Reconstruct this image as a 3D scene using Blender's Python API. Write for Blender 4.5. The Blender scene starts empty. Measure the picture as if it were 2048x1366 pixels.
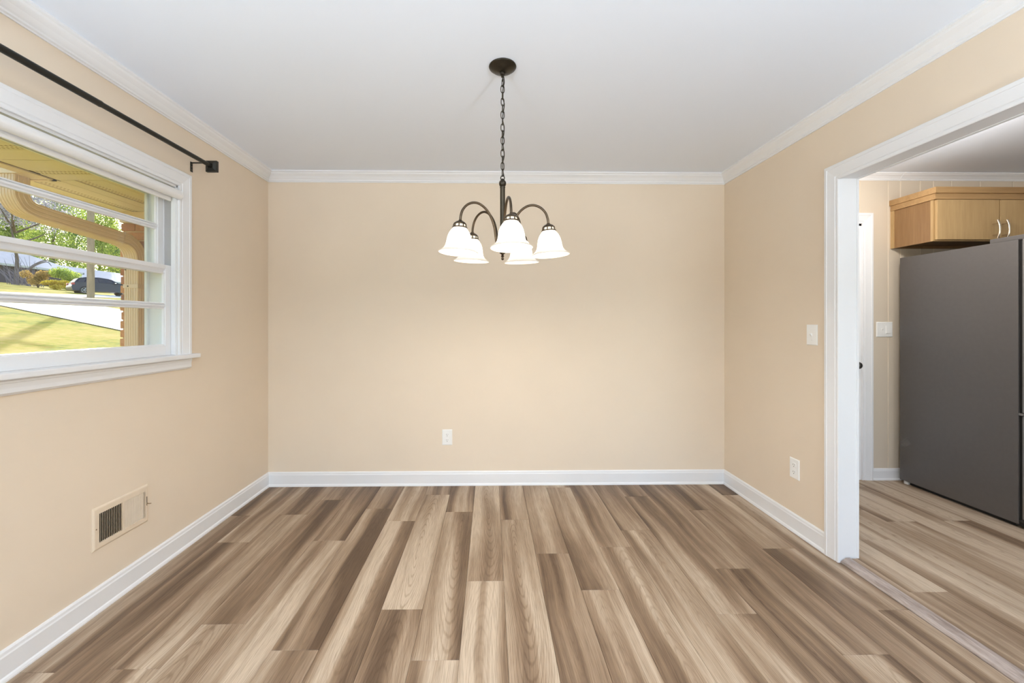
import bpy, bmesh, math, random
from mathutils import Vector, Matrix
R = math.radians
random.seed(7)
C = bpy.context.scene.collection

# ------------------------------------------------------------------ camera
PSI, CX, CY, FPX, CAMH = .01601, 994.25, 645.9, 825.0, 1.2696
XL, XR, D, CEIL = -1.7296, 1.8520, 3.2369, 2.440      # dining room shell
KF, KCEIL = .022, 2.455                               # kitchen floor and ceiling heights
XWO = -1.897                                           # outer face of the window wall
cd = bpy.data.cameras.new('camera'); cam = bpy.data.objects.new('camera', cd); C.objects.link(cam)
cam.location = (0, 0, CAMH); cam.rotation_euler = (R(90), 0, -PSI)
cd.sensor_width = 36; cd.lens = FPX / 2048 * 36
cd.shift_x = (1024 - CX) / 2048; cd.shift_y = (CY - 683) / 2048
cd.clip_start = .02; cd.clip_end = 600
bpy.context.scene.camera = cam

# ------------------------------------------------------------------ sky, sun, fill lights, exposure
sc = bpy.context.scene
vs = sc.view_settings; vs.view_transform = 'Standard'; vs.look = 'None'; vs.gamma = 1; vs.use_curve_mapping = False
vs.exposure = 0.40
sc.cycles.max_bounces = 10; sc.cycles.diffuse_bounces = 6; sc.cycles.transparent_max_bounces = 24
sc.cycles.caustics_reflective = False; sc.cycles.caustics_refractive = False
sc.cycles.use_denoising = True
sc.cycles.sample_clamp_indirect = 4
w = bpy.data.worlds.new('world'); sc.world = w; w.use_nodes = True
wt = w.node_tree; wb = wt.nodes['Background']
sky = wt.nodes.new('ShaderNodeTexSky'); sky.sky_type = 'NISHITA'; sky.sun_disc = False
SUN_EL, SUN_AZ = R(25), math.atan2(.76, -.64)
sky.sun_elevation = SUN_EL; sky.sun_rotation = math.atan2(-.64, .76); sky.dust_density = 2.0
wt.links.new(sky.outputs[0], wb.inputs[0]); wb.inputs[1].default_value = .50

def light(name, kind, loc, direction, energy, color, **kw):
    l = bpy.data.lights.new(name, kind); o = bpy.data.objects.new(name, l); C.objects.link(o)
    o.location = loc; l.energy = energy; l.color = color
    if direction: o.rotation_euler = Vector(direction).to_track_quat('-Z', 'Y').to_euler()
    for k, v in kw.items(): setattr(l, k, v)
    return o
sd = (-math.cos(SUN_EL) * math.cos(SUN_AZ), -math.cos(SUN_EL) * math.sin(SUN_AZ), -math.sin(SUN_EL))
light('sun', 'SUN', (-20, 20, 30), sd, 5.6, (1, .93, .82), angle=R(.4))
# fill area lights added out of view, behind the camera and in the kitchen
light('rear_fill', 'AREA', (.05, -2.72, 1.30), (0, 1, .75), 24, (.84, .925, 1), shape='RECTANGLE', size=3.1, size_y=2.0)
light('kitchen_fill', 'AREA', (3.2, -1.42, 1.35), (0, 1, 1.2), 28, (.92, .96, 1), shape='RECTANGLE', size=1.7, size_y=1.3)

# ------------------------------------------------------------------ helpers
def ray(x, y):
    u = (x - CX) / FPX; v = -(y - CY) / FPX
    return Vector((u * math.cos(PSI) + math.sin(PSI), -u * math.sin(PSI) + math.cos(PSI), v))
def gz(X):                                            # the yard rises away from the house
    X = -X
    if X < 36: return -.35 + (X - 1.95) * (4.2 / 34.05)
    if X < 72: return 3.85 + (X - 36) * (3.45 / 36)
    return 7.3 + (X - 72) * .085
def ground(x, y):                                     # where a line of sight meets the yard
    d = ray(x, y); t = 2.2
    while t < 200:
        p = d * t
        if CAMH + p.z <= gz(p.x): break
        t += .02
    return Vector((p.x, p.y, gz(p.x)))

class MB:
    def __init__(s): s.v = []; s.f = []
    def add(s, vs_, fs):
        n = len(s.v); s.v += [tuple(p) for p in vs_]; s.f += [tuple(i + n for i in q) for q in fs]; return s
    def box(s, x0, x1, y0, y1, z0, z1, c=0.0):
        if x0 > x1: x0, x1 = x1, x0
        if y0 > y1: y0, y1 = y1, y0
        if z0 > z1: z0, z1 = z1, z0
        if c <= 0:
            V = [(x, y, z) for z in (z0, z1) for y in (y0, y1) for x in (x0, x1)]
            return s.add(V, [(0, 2, 3, 1), (4, 5, 7, 6), (0, 1, 5, 4), (2, 6, 7, 3), (0, 4, 6, 2), (1, 3, 7, 5)])
        bm = bmesh.new(); bmesh.ops.create_cube(bm, size=1)
        for v in bm.verts:
            v.co = ((x0 + x1) / 2 + v.co.x * (x1 - x0), (y0 + y1) / 2 + v.co.y * (y1 - y0), (z0 + z1) / 2 + v.co.z * (z1 - z0))
        bmesh.ops.bevel(bm, geom=bm.edges[:], offset=c, segments=2, affect='EDGES', profile=.6)
        bm.verts.index_update()
        s.add([v.co[:] for v in bm.verts], [[v.index for v in f.verts] for f in bm.faces]); bm.free(); return s
    def prism(s, poly, a, b, axis='y'):               # polygon extruded along an axis
        n = len(poly)
        def P(p, t): return {'x': (t, p[0], p[1]), 'y': (p[0], t, p[1]), 'z': (p[0], p[1], t)}[axis]
        return s.add([P(p, a) for p in poly] + [P(p, b) for p in poly],
                     [tuple(range(n))[::-1], tuple(range(n, 2 * n))] + [(i, (i + 1) % n, n + (i + 1) % n, n + i) for i in range(n)])
    def lathe(s, prof, c=(0, 0, 0), n=32, M=None):    # (r, z) profile
        V = []; F = []
        for r, z in prof:
            for k in range(n):
                a = 2 * math.pi * k / n; V.append(Vector((r * math.cos(a), r * math.sin(a), z)))
        for j in range(len(prof) - 1):
            for k in range(n):
                F.append((j * n + k, j * n + (k + 1) % n, (j + 1) * n + (k + 1) % n, (j + 1) * n + k))
        if prof[0][0] > 1e-6: F.append(tuple(range(n))[::-1])
        if prof[-1][0] > 1e-6: F.append(tuple(range((len(prof) - 1) * n, len(prof) * n)))
        if M: V = [M @ v for v in V]
        return s.add([v + Vector(c) for v in V], F)
    def tube(s, pts, r, n=10, closed=False):
        pts = [Vector(p) for p in pts]; N = len(pts); rr = r if isinstance(r, (list, tuple)) else [r] * N
        V = []; F = []; up = None
        for i in range(N):
            a = pts[(i - 1) % N] if (closed or i) else pts[0]; b = pts[(i + 1) % N] if (closed or i < N - 1) else pts[-1]
            t = (b - a).normalized()
            if up is None: up = t.orthogonal().normalized()
            up = (up - t * up.dot(t)).normalized(); sd_ = t.cross(up)
            for k in range(n):
                q = 2 * math.pi * k / n; V.append(pts[i] + (up * math.cos(q) + sd_ * math.sin(q)) * rr[i])
        for i in range(N if closed else N - 1):
            for k in range(n):
                F.append((i * n + k, i * n + (k + 1) % n, ((i + 1) % N) * n + (k + 1) % n, ((i + 1) % N) * n + k))
        if not closed: F += [tuple(range(n))[::-1], tuple(range((N - 1) * n, N * n))]
        return s.add(V, F)
    def sweep(s, pts, nrm, prof, segs=None, closed=False):
        # mitred moulding: pts is a polyline in a plane with normal nrm; profile (a, b): a to the left of travel, b along the normal
        pts = [Vector(p) for p in pts]; nrm = Vector(nrm).normalized(); N = len(pts); m = len(prof)
        tv = [(pts[(i + 1) % N] - pts[i]).normalized() for i in range(N if closed else N - 1)]
        def ring(i):
            t0 = tv[i - 1] if (closed or i > 0) else tv[0]; t1 = tv[i % len(tv)] if (closed or i < N - 1) else tv[-1]
            s0 = nrm.cross(t0); s1 = nrm.cross(t1); b = (s0 + s1); b /= b.dot(s0)
            return [pts[i % N] + b * a + nrm * h for a, h in prof]
        for i in (segs if segs is not None else range(len(tv))):
            A = ring(i); B = ring((i + 1) % N if closed else i + 1)
            s.add(A + B, [(k, (k + 1) % m, m + (k + 1) % m, m + k) for k in range(m)] + [tuple(range(m))[::-1], tuple(range(m, 2 * m))])
        return s
    def build(s, name, mat, parent=None, smooth=False, loc=None):
        me = bpy.data.meshes.new(name); me.from_pydata(s.v, [], s.f); me.validate(); me.update()
        bm = bmesh.new(); bm.from_mesh(me); bmesh.ops.recalc_face_normals(bm, faces=bm.faces[:]); bm.to_mesh(me); bm.free()
        o = bpy.data.objects.new(name, me); C.objects.link(o)
        if mat: me.materials.append(mat)
        if smooth:
            me.polygons.foreach_set('use_smooth', [True] * len(me.polygons))
            if smooth != 'all': me.set_sharp_from_angle(angle=R(38))
        if loc: o.location = loc
        if parent: o.parent = parent
        return o
def tag(o, label, cat, group=None, kind=None):
    o['label'] = label; o['category'] = cat
    if group: o['group'] = group
    if kind: o['kind'] = kind
    return o
def empty(name, loc, label, cat, group=None, rz=0, kind=None):
    o = bpy.data.objects.new(name, None); C.objects.link(o); o.location = loc; o.rotation_euler = (0, 0, rz); o.empty_display_size = .1
    return tag(o, label, cat, group, kind)
def share(o, name, loc, parent, rot=None, scale=None):
    c = bpy.data.objects.new(name, o.data); C.objects.link(c); c.location = loc; c.parent = parent
    if rot: c.rotation_euler = rot
    if scale: c.scale = scale
    return c
def spline(P, n=8):
    P = [Vector(p) for p in P]; out = []
    Q = [P[0] * 2 - P[1]] + P + [P[-1] * 2 - P[-2]]
    for i in range(1, len(Q) - 2):
        for k in range(n):
            t = k / n; a, b, c, d = Q[i - 1], Q[i], Q[i + 1], Q[i + 2]
            out.append(.5 * ((2 * b) + (c - a) * t + (2 * a - 5 * b + 4 * c - d) * t * t + (3 * b - a - 3 * c + d) * t ** 3))
    return out + [P[-1]]

# ------------------------------------------------------------------ materials
def S(r, g, b):
    f = lambda c: (c / 255) / 12.92 if c <= 10 else (((c / 255) + .055) / 1.055) ** 2.4
    return (f(r), f(g), f(b), 1)
class NT:
    def __init__(s, name):
        s.m = bpy.data.materials.new(name); s.m.use_nodes = True; s.t = s.m.node_tree; s.b = s.t.nodes['Principled BSDF']; s.out = s.t.nodes['Material Output']
    def n(s, typ, **kw):
        o = s.t.nodes.new('ShaderNode' + typ)
        for k, v in kw.items():
            if k.startswith('i_'): o.inputs[k[2:].replace('_', ' ')].default_value = v
            else: setattr(o, k, v)
        return o
    def l(s, a, b): s.t.links.new(a, b)
    def math(s, op, a, b=None):
        o = s.n('Math', operation=op)
        for i, x in enumerate((a, b)):
            if x is None: continue
            if isinstance(x, (int, float)): o.inputs[i].default_value = x
            else: s.l(x, o.inputs[i])
        return o.outputs[0]
    def ramp(s, fac, stops):
        o = s.n('ValToRGB'); e = o.color_ramp.elements
        while len(e) < len(stops): e.new(.5)
        for q, (p, c) in zip(e, stops): q.position = p; q.color = c
        s.l(fac, o.inputs[0]); return o.outputs[0]
    def noise(s, scale=(1, 1, 1), vec=None, detail=3, rough=.5, dist=0, sc_=1.0):
        mp = s.n('Mapping'); mp.inputs['Scale'].default_value = scale
        if vec is None: vec = s.n('TexCoord').outputs['Object']
        s.l(vec, mp.inputs[0]); o = s.n('TexNoise'); s.l(mp.outputs[0], o.inputs['Vector'])
        o.inputs['Scale'].default_value = sc_; o.inputs['Detail'].default_value = detail; o.inputs['Roughness'].default_value = rough; o.inputs['Distortion'].default_value = dist
        return o.outputs['Fac']
    def bump(s, h, strength=.2, dist=.01):
        o = s.n('Bump'); o.inputs['Strength'].default_value = strength; o.inputs['Distance'].default_value = dist
        s.l(h, o.inputs['Height']); s.l(o.outputs[0], s.b.inputs['Normal'])
def mat(name, col, rough=.5, metal=0, spec=.5, var=0, vscale=(3, 3, 3), bump=0, bscale=200, coat=0):
    t = NT(name); b = t.b; b.inputs['Roughness'].default_value = rough; b.inputs['Metallic'].default_value = metal
    b.inputs['Specular IOR Level'].default_value = spec; b.inputs['Base Color'].default_value = col
    if coat: b.inputs['Coat Weight'].default_value = coat
    if var:
        f = t.noise(vscale, detail=4)
        lo = tuple(c * (1 - var) for c in col[:3]) + (1,); hi = tuple(min(1, c * (1 + var)) for c in col[:3]) + (1,)
        t.l(t.ramp(f, [(.3, lo), (.7, hi)]), b.inputs['Base Color'])
    if bump: t.bump(t.noise((bscale,) * 3, detail=2), bump, .002)
    return t.m
M = {}
M['wall'] = mat('wall_paint', S(224, 209, 189), .62, spec=.3, var=.012, bump=.05, bscale=260)
M['panelwall'] = mat('panel_paint', S(213, 200, 181), .5, spec=.35, var=.015, bump=.04, bscale=200)
M['ceil'] = mat('ceiling_paint', S(232, 239, 250), .9, spec=.15, bump=.05, bscale=180)
M['trim'] = mat('trim_paint', S(232, 233, 235), .34, spec=.5, var=.008)
M['plastic'] = mat('white_plastic', S(240, 240, 238), .3, spec=.5)
M['slot'] = mat('slot_dark', S(40, 36, 34), .7)
M['bronze'] = mat('oiled_bronze', S(86, 72, 56), .30, metal=.85, spec=.5, var=.25, vscale=(30, 30, 30))
M['bronze_dark'] = mat('dark_bronze', S(52, 46, 36), .34, metal=.7, spec=.5, var=.25, vscale=(30, 30, 30))
M['rod'] = mat('rod_metal', S(44, 43, 38), .36, metal=.55, spec=.5, var=.15, vscale=(20, 3, 20))
M['vent'] = mat('vent_paint', S(218, 202, 180), .45, spec=.4, var=.03, vscale=(30, 30, 30))
M['duct'] = mat('duct_dark', S(48, 36, 22), .8)
M['shade_fabric'] = mat('blind_vinyl', S(236, 236, 236), .3, spec=.5)
M['fridge'] = mat('fridge_side', S(74, 70, 68), .5, spec=1.0, var=.05, vscale=(40, 40, 40), bump=.12, bscale=420)
M['gasket'] = mat('gasket_black', S(18, 18, 18), .5)
M['steel'] = mat('brushed_steel', S(150, 147, 146), .3, metal=.9, var=.05, vscale=(2, 2, 160))
M['nickel'] = mat('satin_nickel', S(225, 215, 200), .25, metal=1)
M['knob'] = mat('aged_knob', S(92, 90, 88), .3, metal=.9)
M['brass'] = mat('screw_metal', S(150, 130, 100), .35, metal=.8)
M['track'] = mat('window_track', S(170, 169, 168), .5, var=.05, vscale=(8, 8, 8))
M['tape'] = mat('clear_tape', S(96, 93, 92), .2, spec=.6)
M['soffit'] = mat('soffit_vinyl', S(216, 206, 182), .5, spec=.3, var=.03)
M['fascia'] = mat('fascia_tan', S(216, 198, 166), .5, var=.03)
M['gap'] = mat('gap_dark', S(58, 42, 28), .9)
M['spout'] = mat('downspout_tan', S(212, 192, 166), .42, spec=.4, var=.04, vscale=(6, 6, 6))
M['mortar'] = mat('mortar', S(182, 152, 112), .95, var=.1, vscale=(40, 40, 40), bump=.5, bscale=120)
M['roof'] = mat('roof_shingle', S(176, 168, 168), .9, var=.06, vscale=(2, 2, 2))
M['houseroof'] = mat('neighbour_shingle', S(205, 192, 192), .9, var=.05, vscale=(1, 1, 1))
M['housewall'] = mat('neighbour_brick', S(84, 76, 84), .9, var=.12, vscale=(3, 3, 8))
M['houseglass'] = mat('neighbour_glass', S(50, 58, 70), .1)
M['eavetrim'] = mat('neighbour_trim', S(200, 196, 190), .6)
M['pole'] = mat('pole_wood', S(160, 136, 108), .9, var=.2, vscale=(14, 14, 1.2), bump=.4, bscale=30)
M['concrete'] = mat('concrete', S(226, 219, 214), .9, var=.04, vscale=(1, 1, 1), bump=.2, bscale=20)
M['carpaint'] = mat('car_paint', S(22, 26, 46), .34, spec=.4, coat=.15)
M['carglass'] = mat('car_glass', S(26, 32, 44), .06, spec=.8)
M['tyre'] = mat('tyre', S(24, 24, 26), .8)
M['alloy'] = mat('alloy', S(190, 188, 190), .3, metal=.8)
M['carlight'] = mat('car_lamp', S(190, 60, 50), .2)
M['bark'] = mat('bark', S(104, 88, 76), .9, var=.2, vscale=(6, 6, 1.5), bump=.4, bscale=20)
M['twig'] = mat('grey_twig', S(128, 116, 122), .9, var=.15, vscale=(5, 5, 5))

def leafmat(name, lo, hi):
    t = NT(name); g = t.n('NewGeometry'); c = t.ramp(g.outputs['Random Per Island'], [(0, lo), (1, hi)])
    t.l(c, t.b.inputs['Base Color']); t.b.inputs['Roughness'].default_value = .6
    tr = t.n('BsdfTranslucent'); t.l(c, tr.inputs[0]); mx = t.n('MixShader'); mx.inputs[0].default_value = .50
    t.l(t.b.outputs[0], mx.inputs[1]); t.l(tr.outputs[0], mx.inputs[2]); t.l(mx.outputs[0], t.out.inputs[0]); return t.m
M['leaf_bright'] = leafmat('leaf_bright', S(96, 132, 48), S(222, 228, 108))
M['leaf_dark'] = leafmat('leaf_dark', S(62, 104, 72), S(160, 190, 100))
M['leaf_grey'] = leafmat('leaf_grey', S(112, 116, 128), S(188, 180, 190))
M['leaf_yellow'] = leafmat('leaf_yellow', S(190, 160, 40), S(246, 222, 84))
M['leaf_tan'] = leafmat('leaf_tan', S(140, 116, 70), S(226, 190, 110))

def wood(name, light, dark, axis_scale, contrast=1):
    t = NT(name)
    f = t.noise(axis_scale, detail=4, rough=.6); g = t.noise(tuple(a * 6 for a in axis_scale), detail=2)
    v = t.math('ADD', t.math('MULTIPLY', f, .7), t.math('MULTIPLY', g, .3))
    t.l(t.ramp(v, [(.36, dark), (.62, light)]), t.b.inputs['Base Color'])
    t.b.inputs['Roughness'].default_value = .42; t.b.inputs['Specular IOR Level'].default_value = .4; return t.m
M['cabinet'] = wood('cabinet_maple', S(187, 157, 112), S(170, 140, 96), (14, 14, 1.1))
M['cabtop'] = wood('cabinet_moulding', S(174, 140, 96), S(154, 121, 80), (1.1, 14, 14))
M['cabside_shaded'] = wood('cabinet_side_shaded', S(146, 113, 76), S(130, 98, 64), (14, 14, 1.1))  # wood darkened in its colour so the cabinet side reads as shaded

def plankmat():
    t = NT('vinyl_plank'); b = t.b
    oi = t.n('ObjectInfo'); tc = t.n('TexCoord').outputs['Object']
    mul = t.n('VectorMath', operation='SCALE'); mul.inputs[0].default_value = (13.7, 57.3, 7.1); t.l(oi.outputs['Random'], mul.inputs['Scale'])
    ad = t.n('VectorMath', operation='ADD'); t.l(tc, ad.inputs[0]); t.l(mul.outputs[0], ad.inputs[1]); vec = ad.outputs[0]
    sepc = t.n('SeparateColor'); t.l(oi.outputs['Color'], sepc.inputs[0])
    sx = t.n('SeparateXYZ'); t.l(tc, sx.inputs[0])
    # the streaks bend a little along the board
    wob = t.noise((2, 1.3, 1), vec, detail=1)
    cmb = t.n('CombineXYZ'); t.l(t.math('MULTIPLY', t.math('SUBTRACT', wob, .5), .07), cmb.inputs[0])
    a2 = t.n('VectorMath', operation='ADD'); t.l(vec, a2.inputs[0]); t.l(cmb.outputs[0], a2.inputs[1]); v2 = a2.outputs[0]
    n1 = t.noise((10.5, .5, 1), v2, detail=1.2, rough=.45)
    n2 = t.noise((46, 1.0, 1), v2, detail=3, rough=.55)
    n3 = t.noise((330, 9, 1), v2, detail=3, rough=.6)
    n4 = t.noise((5, 1.9, 1), v2, detail=3, rough=.6)
    # light side / dark side of a board
    side = t.math('MULTIPLY', sx.outputs[0], t.math('MULTIPLY', t.math('SUBTRACT', sepc.outputs['Green'], .5), 4.2))
    v = t.math('ADD', t.math('MULTIPLY', t.math('SUBTRACT', n1, .5), 2.0), t.math('MULTIPLY', t.math('SUBTRACT', n2, .5), .62))
    v = t.math('ADD', v, t.math('MULTIPLY', t.math('SUBTRACT', n4, .5), .38))
    v = t.math('ADD', v, side); v = t.math('ADD', v, sepc.outputs['Red'])
    col = t.ramp(v, [(.08, S(92, 73, 56)), (.36, S(129, 107, 86)), (.58, S(156, 135, 113)), (.90, S(190, 172, 151))])
    # cathedral figure
    ry = t.n('CombineXYZ'); t.l(t.math('MULTIPLY', t.math('SUBTRACT', oi.outputs['Random'], .5), .06), ry.inputs[0]); t.l(t.math('MULTIPLY', t.math('SUBTRACT', t.math('FRACT', t.math('MULTIPLY', oi.outputs['Random'], 17.3)), .5), 1.1), ry.inputs[1])
    a3 = t.n('VectorMath', operation='ADD'); t.l(tc, a3.inputs[0]); t.l(ry.outputs[0], a3.inputs[1])
    a4 = t.n('VectorMath', operation='ADD'); t.l(a3.outputs[0], a4.inputs[0]); t.l(cmb.outputs[0], a4.inputs[1])
    wv = t.n('TexWave', wave_type='RINGS', rings_direction='SPHERICAL'); mp = t.n('Mapping'); mp.inputs['Scale'].default_value = (13, 1.15, 0); t.l(a4.outputs[0], mp.inputs[0]); t.l(mp.outputs[0], wv.inputs['Vector'])
    wv.inputs['Scale'].default_value = 3.6; wv.inputs['Distortion'].default_value = 1.6; wv.inputs['Detail'].default_value = 3; wv.inputs['Detail Scale'].default_value = 2.5; wv.inputs['Detail Roughness'].default_value = .6
    fig = t.ramp(wv.outputs['Fac'], [(0, (.70, .66, .61, 1)), (.30, (1, 1, 1, 1))])
    mg = t.n('MixRGB', blend_type='MULTIPLY'); t.l(t.math('MULTIPLY', sepc.outputs['Blue'], .8), mg.inputs[0]); t.l(col, mg.inputs[1]); t.l(fig, mg.inputs[2])
    gr = t.ramp(n3, [(.34, (.70, .68, .65, 1)), (.55, (1.0, 1.0, 1.0, 1)), (.75, (1.10, 1.10, 1.10, 1))])
    mx = t.n('MixRGB', blend_type='MULTIPLY'); mx.inputs[0].default_value = .85; t.l(mg.outputs[0], mx.inputs[1]); t.l(gr, mx.inputs[2])
    t.l(mx.outputs[0], b.inputs['Base Color'])
    b.inputs['Roughness'].default_value = .5; b.inputs['Specular IOR Level'].default_value = .32
    t.bump(n3, .12, .001); return t.m
M['plank'] = plankmat()
M['strip'] = wood('transition_strip', S(172, 158, 150), S(126, 112, 104), (60, 5, 60))

def brickmat():
    t = NT('brick_clay'); oi = t.n('ObjectInfo')
    c = t.ramp(oi.outputs['Random'], [(0, S(140, 94, 64)), (.35, S(182, 128, 82)), (.7, S(200, 146, 94)), (1, S(164, 112, 84))])
    f = t.noise((45, 45, 70), detail=4); mx = t.n('MixRGB', blend_type='MULTIPLY'); mx.inputs[0].default_value = .6
    t.l(c, mx.inputs[1]); t.l(t.ramp(f, [(.3, (.62, .6, .58, 1)), (.7, (1.1, 1.08, 1.05, 1))]), mx.inputs[2]); t.l(mx.outputs[0], t.b.inputs['Base Color'])
    t.b.inputs['Roughness'].default_value = .9; t.bump(f, .6, .004); return t.m
M['brick'] = brickmat()

def ventstrip(name, ax):                              # rows of small slots pressed through a soffit board
    t = NT(name); tc = t.n('TexCoord').outputs['Object']; br = t.n('TexBrick', offset=0.0, squash=1.0)
    mp = t.n('Mapping'); t.l(tc, mp.inputs[0]); mp.inputs['Rotation'].default_value = (0, 0, R(90) if ax == 'y' else 0); t.l(mp.outputs[0], br.inputs['Vector'])
    br.inputs['Color1'].default_value = S(128, 112, 80); br.inputs['Color2'].default_value = S(140, 124, 90); br.inputs['Mortar'].default_value = S(216, 206, 182)
    br.inputs['Scale'].default_value = 1; br.inputs['Brick Width'].default_value = .022; br.inputs['Row Height'].default_value = .026; br.inputs['Mortar Size'].default_value = .0062
    t.l(br.outputs['Color'], t.b.inputs['Base Color']); t.b.inputs['Roughness'].default_value = .6; return t.m
M['ventx'] = ventstrip('soffit_slots_across', 'x'); M['venty'] = ventstrip('soffit_slots_along', 'y')

def grassmat():
    t = NT('lawn_grass'); a = t.noise((.35, .35, .35), detail=4, rough=.65); f = t.noise((5, 5, 5), detail=6, rough=.75)
    v = t.math('ADD', t.math('MULTIPLY', a, .5), t.math('MULTIPLY', f, .55))
    t.l(t.ramp(v, [(.40, S(96, 104, 24)), (.48, S(146, 142, 36)), (.55, S(168, 146, 60)), (.66, S(182, 158, 90))]), t.b.inputs['Base Color'])
    t.b.inputs['Roughness'].default_value = .95; t.b.inputs['Specular IOR Level'].default_value = .1; t.bump(f, 1.0, .05); return t.m
M['grass'] = grassmat()

def panemat():
    t = NT('window_glass'); tr = t.n('BsdfTransparent'); tr.inputs[0].default_value = (.97, .985, .98, 1)
    gl = t.n('BsdfGlossy'); gl.inputs['Roughness'].default_value = .02; mx = t.n('MixShader')
    lw = t.n('LayerWeight'); lw.inputs[0].default_value = .5     # thin sheet: reflects at grazing angles only
    t.l(t.math('ADD', t.math('MULTIPLY', t.math('POWER', lw.outputs['Facing'], 4.0), .5), .03), mx.inputs[0])
    t.l(tr.outputs[0], mx.inputs[1]); t.l(gl.outputs[0], mx.inputs[2]); t.l(mx.outputs[0], t.out.inputs[0]); return t.m
M['pane'] = panemat()

def shademat():
    t = NT('alabaster_glass'); tr = t.n('BsdfTranslucent'); tr.inputs[0].default_value = (1, .95, .86, 1)
    f = t.noise((9, 9, 9), detail=4, rough=.6, dist=1.2)
    c = t.ramp(f, [(.35, (.40, .34, .27, 1)), (.62, (.46, .42, .36, 1))])
    t.l(c, t.b.inputs['Base Color']); t.b.inputs['Roughness'].default_value = .25
    t.b.inputs['Emission Color'].default_value = (1, .91, .78, 1)
    # the glass glows most round the bulb and least at the flared rim, farthest from it
    z = t.n('SeparateXYZ'); t.l(t.n('TexCoord').outputs['Object'], z.inputs[0])
    mr = t.n('MapRange'); mr.inputs['From Min'].default_value = -.138; mr.inputs['From Max'].default_value = -.058; mr.inputs['To Min'].default_value = .28; mr.inputs['To Max'].default_value = 2.6
    t.l(z.outputs[2], mr.inputs[0]); t.l(mr.outputs[0], t.b.inputs['Emission Strength'])
    mx = t.n('MixShader'); mx.inputs[0].default_value = .008; t.l(t.b.outputs[0], mx.inputs[1]); t.l(tr.outputs[0], mx.inputs[2]); t.l(mx.outputs[0], t.out.inputs[0]); return t.m
M['shade'] = shademat()
def emit(name, col, s):
    t = NT(name); t.b.inputs['Base Color'].default_value = col; t.b.inputs['Emission Color'].default_value = col; t.b.inputs['Emission Strength'].default_value = s; return t.m
M['bulb'] = emit('lit_bulb', (1, .88, .68, 1), 4)
M['liner'] = emit('lit_liner', (1, .90, .70, 1), .6)
M['diffuser'] = emit('lit_diffuser', (1, .95, .86, 1), 3)

# ------------------------------------------------------------------ room shell
YB = -2.75                                            # wall behind the photographer
KX1, KY0 = 4.75, -1.45                                # kitchen extents
OY0, OY1, OZ = .55, 2.155, 2.032                      # opening to the kitchen
WY0, WY1, WZ0, WZ1 = 1.215, 2.308, 1.092, 2.028       # window opening
m = MB()
m.box(XWO, XL, YB, WY0, -.4, 2.6).box(XWO, XL, WY1, D + .12, -.4, 2.6).box(XWO, XL, WY0, WY1, -.4, WZ0).box(XWO, XL, WY0, WY1, WZ1, 2.6)
tag(m.build('wall_left', M['wall']), 'tan painted wall with the window and floor register', 'wall', kind='structure')
tag(MB().box(XL, XR + .045, D, D + .12, -.1, 2.6).build('wall_back', M['wall']), 'plain tan painted wall behind the chandelier', 'wall', kind='structure')
m = MB().box(XR, XR + .09, OY1 + .012, D, -.1, 2.6).box(XR, XR + .09, YB, OY0 - .012, -.1, 2.6).box(XR, XR + .09, OY0 - .012, OY1 + .012, OZ + .012, 2.6)
tag(m.build('wall_right', M['wall']), 'tan painted wall with the wide opening to the kitchen', 'wall', kind='structure')
m = MB().box(XWO, XR + .09, YB - .12, YB, -.1, .25).box(XWO, XR + .09, YB - .12, YB, 2.33, 2.6).box(XWO, -1.52, YB - .12, YB, .25, 2.33).box(1.62, XR + .09, YB - .12, YB, .25, 2.33)
tag(m.build('wall_front', M['wall']), 'tan painted wall with a wide window opposite the chandelier wall', 'wall', kind='structure')
tag(MB().box(XL, XR, YB, D, CEIL, CEIL + .08).build('ceiling', M['ceil']), 'smooth white dining room ceiling', 'ceiling', kind='structure')
tag(MB().box(XR + .09, KX1, KY0, D, KCEIL, KCEIL + .08).build('ceiling_kitchen', M['ceil']), 'smooth white kitchen ceiling beyond the opening', 'ceiling', kind='structure')
m = MB().box(KX1, KX1 + .12, KY0, D + .12, -.1, 2.6)
tag(m.build('wall_kitchen_right', M['panelwall']), 'tan painted kitchen wall beside the refrigerator', 'wall', kind='structure')
m = MB().box(XR + .09, KX1 + .12, KY0 - .12, KY0, -.1, .7).box(XR + .09, KX1 + .12, KY0 - .12, KY0, 2.05, 2.6).box(XR + .09, 2.3, KY0 - .12, KY0, .7, 2.05).box(4.1, KX1 + .12, KY0 - .12, KY0, .7, 2.05)
tag(m.build('wall_kitchen_front', M['panelwall']), 'tan painted kitchen wall with a window opposite the refrigerator', 'wall', kind='structure')
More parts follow.
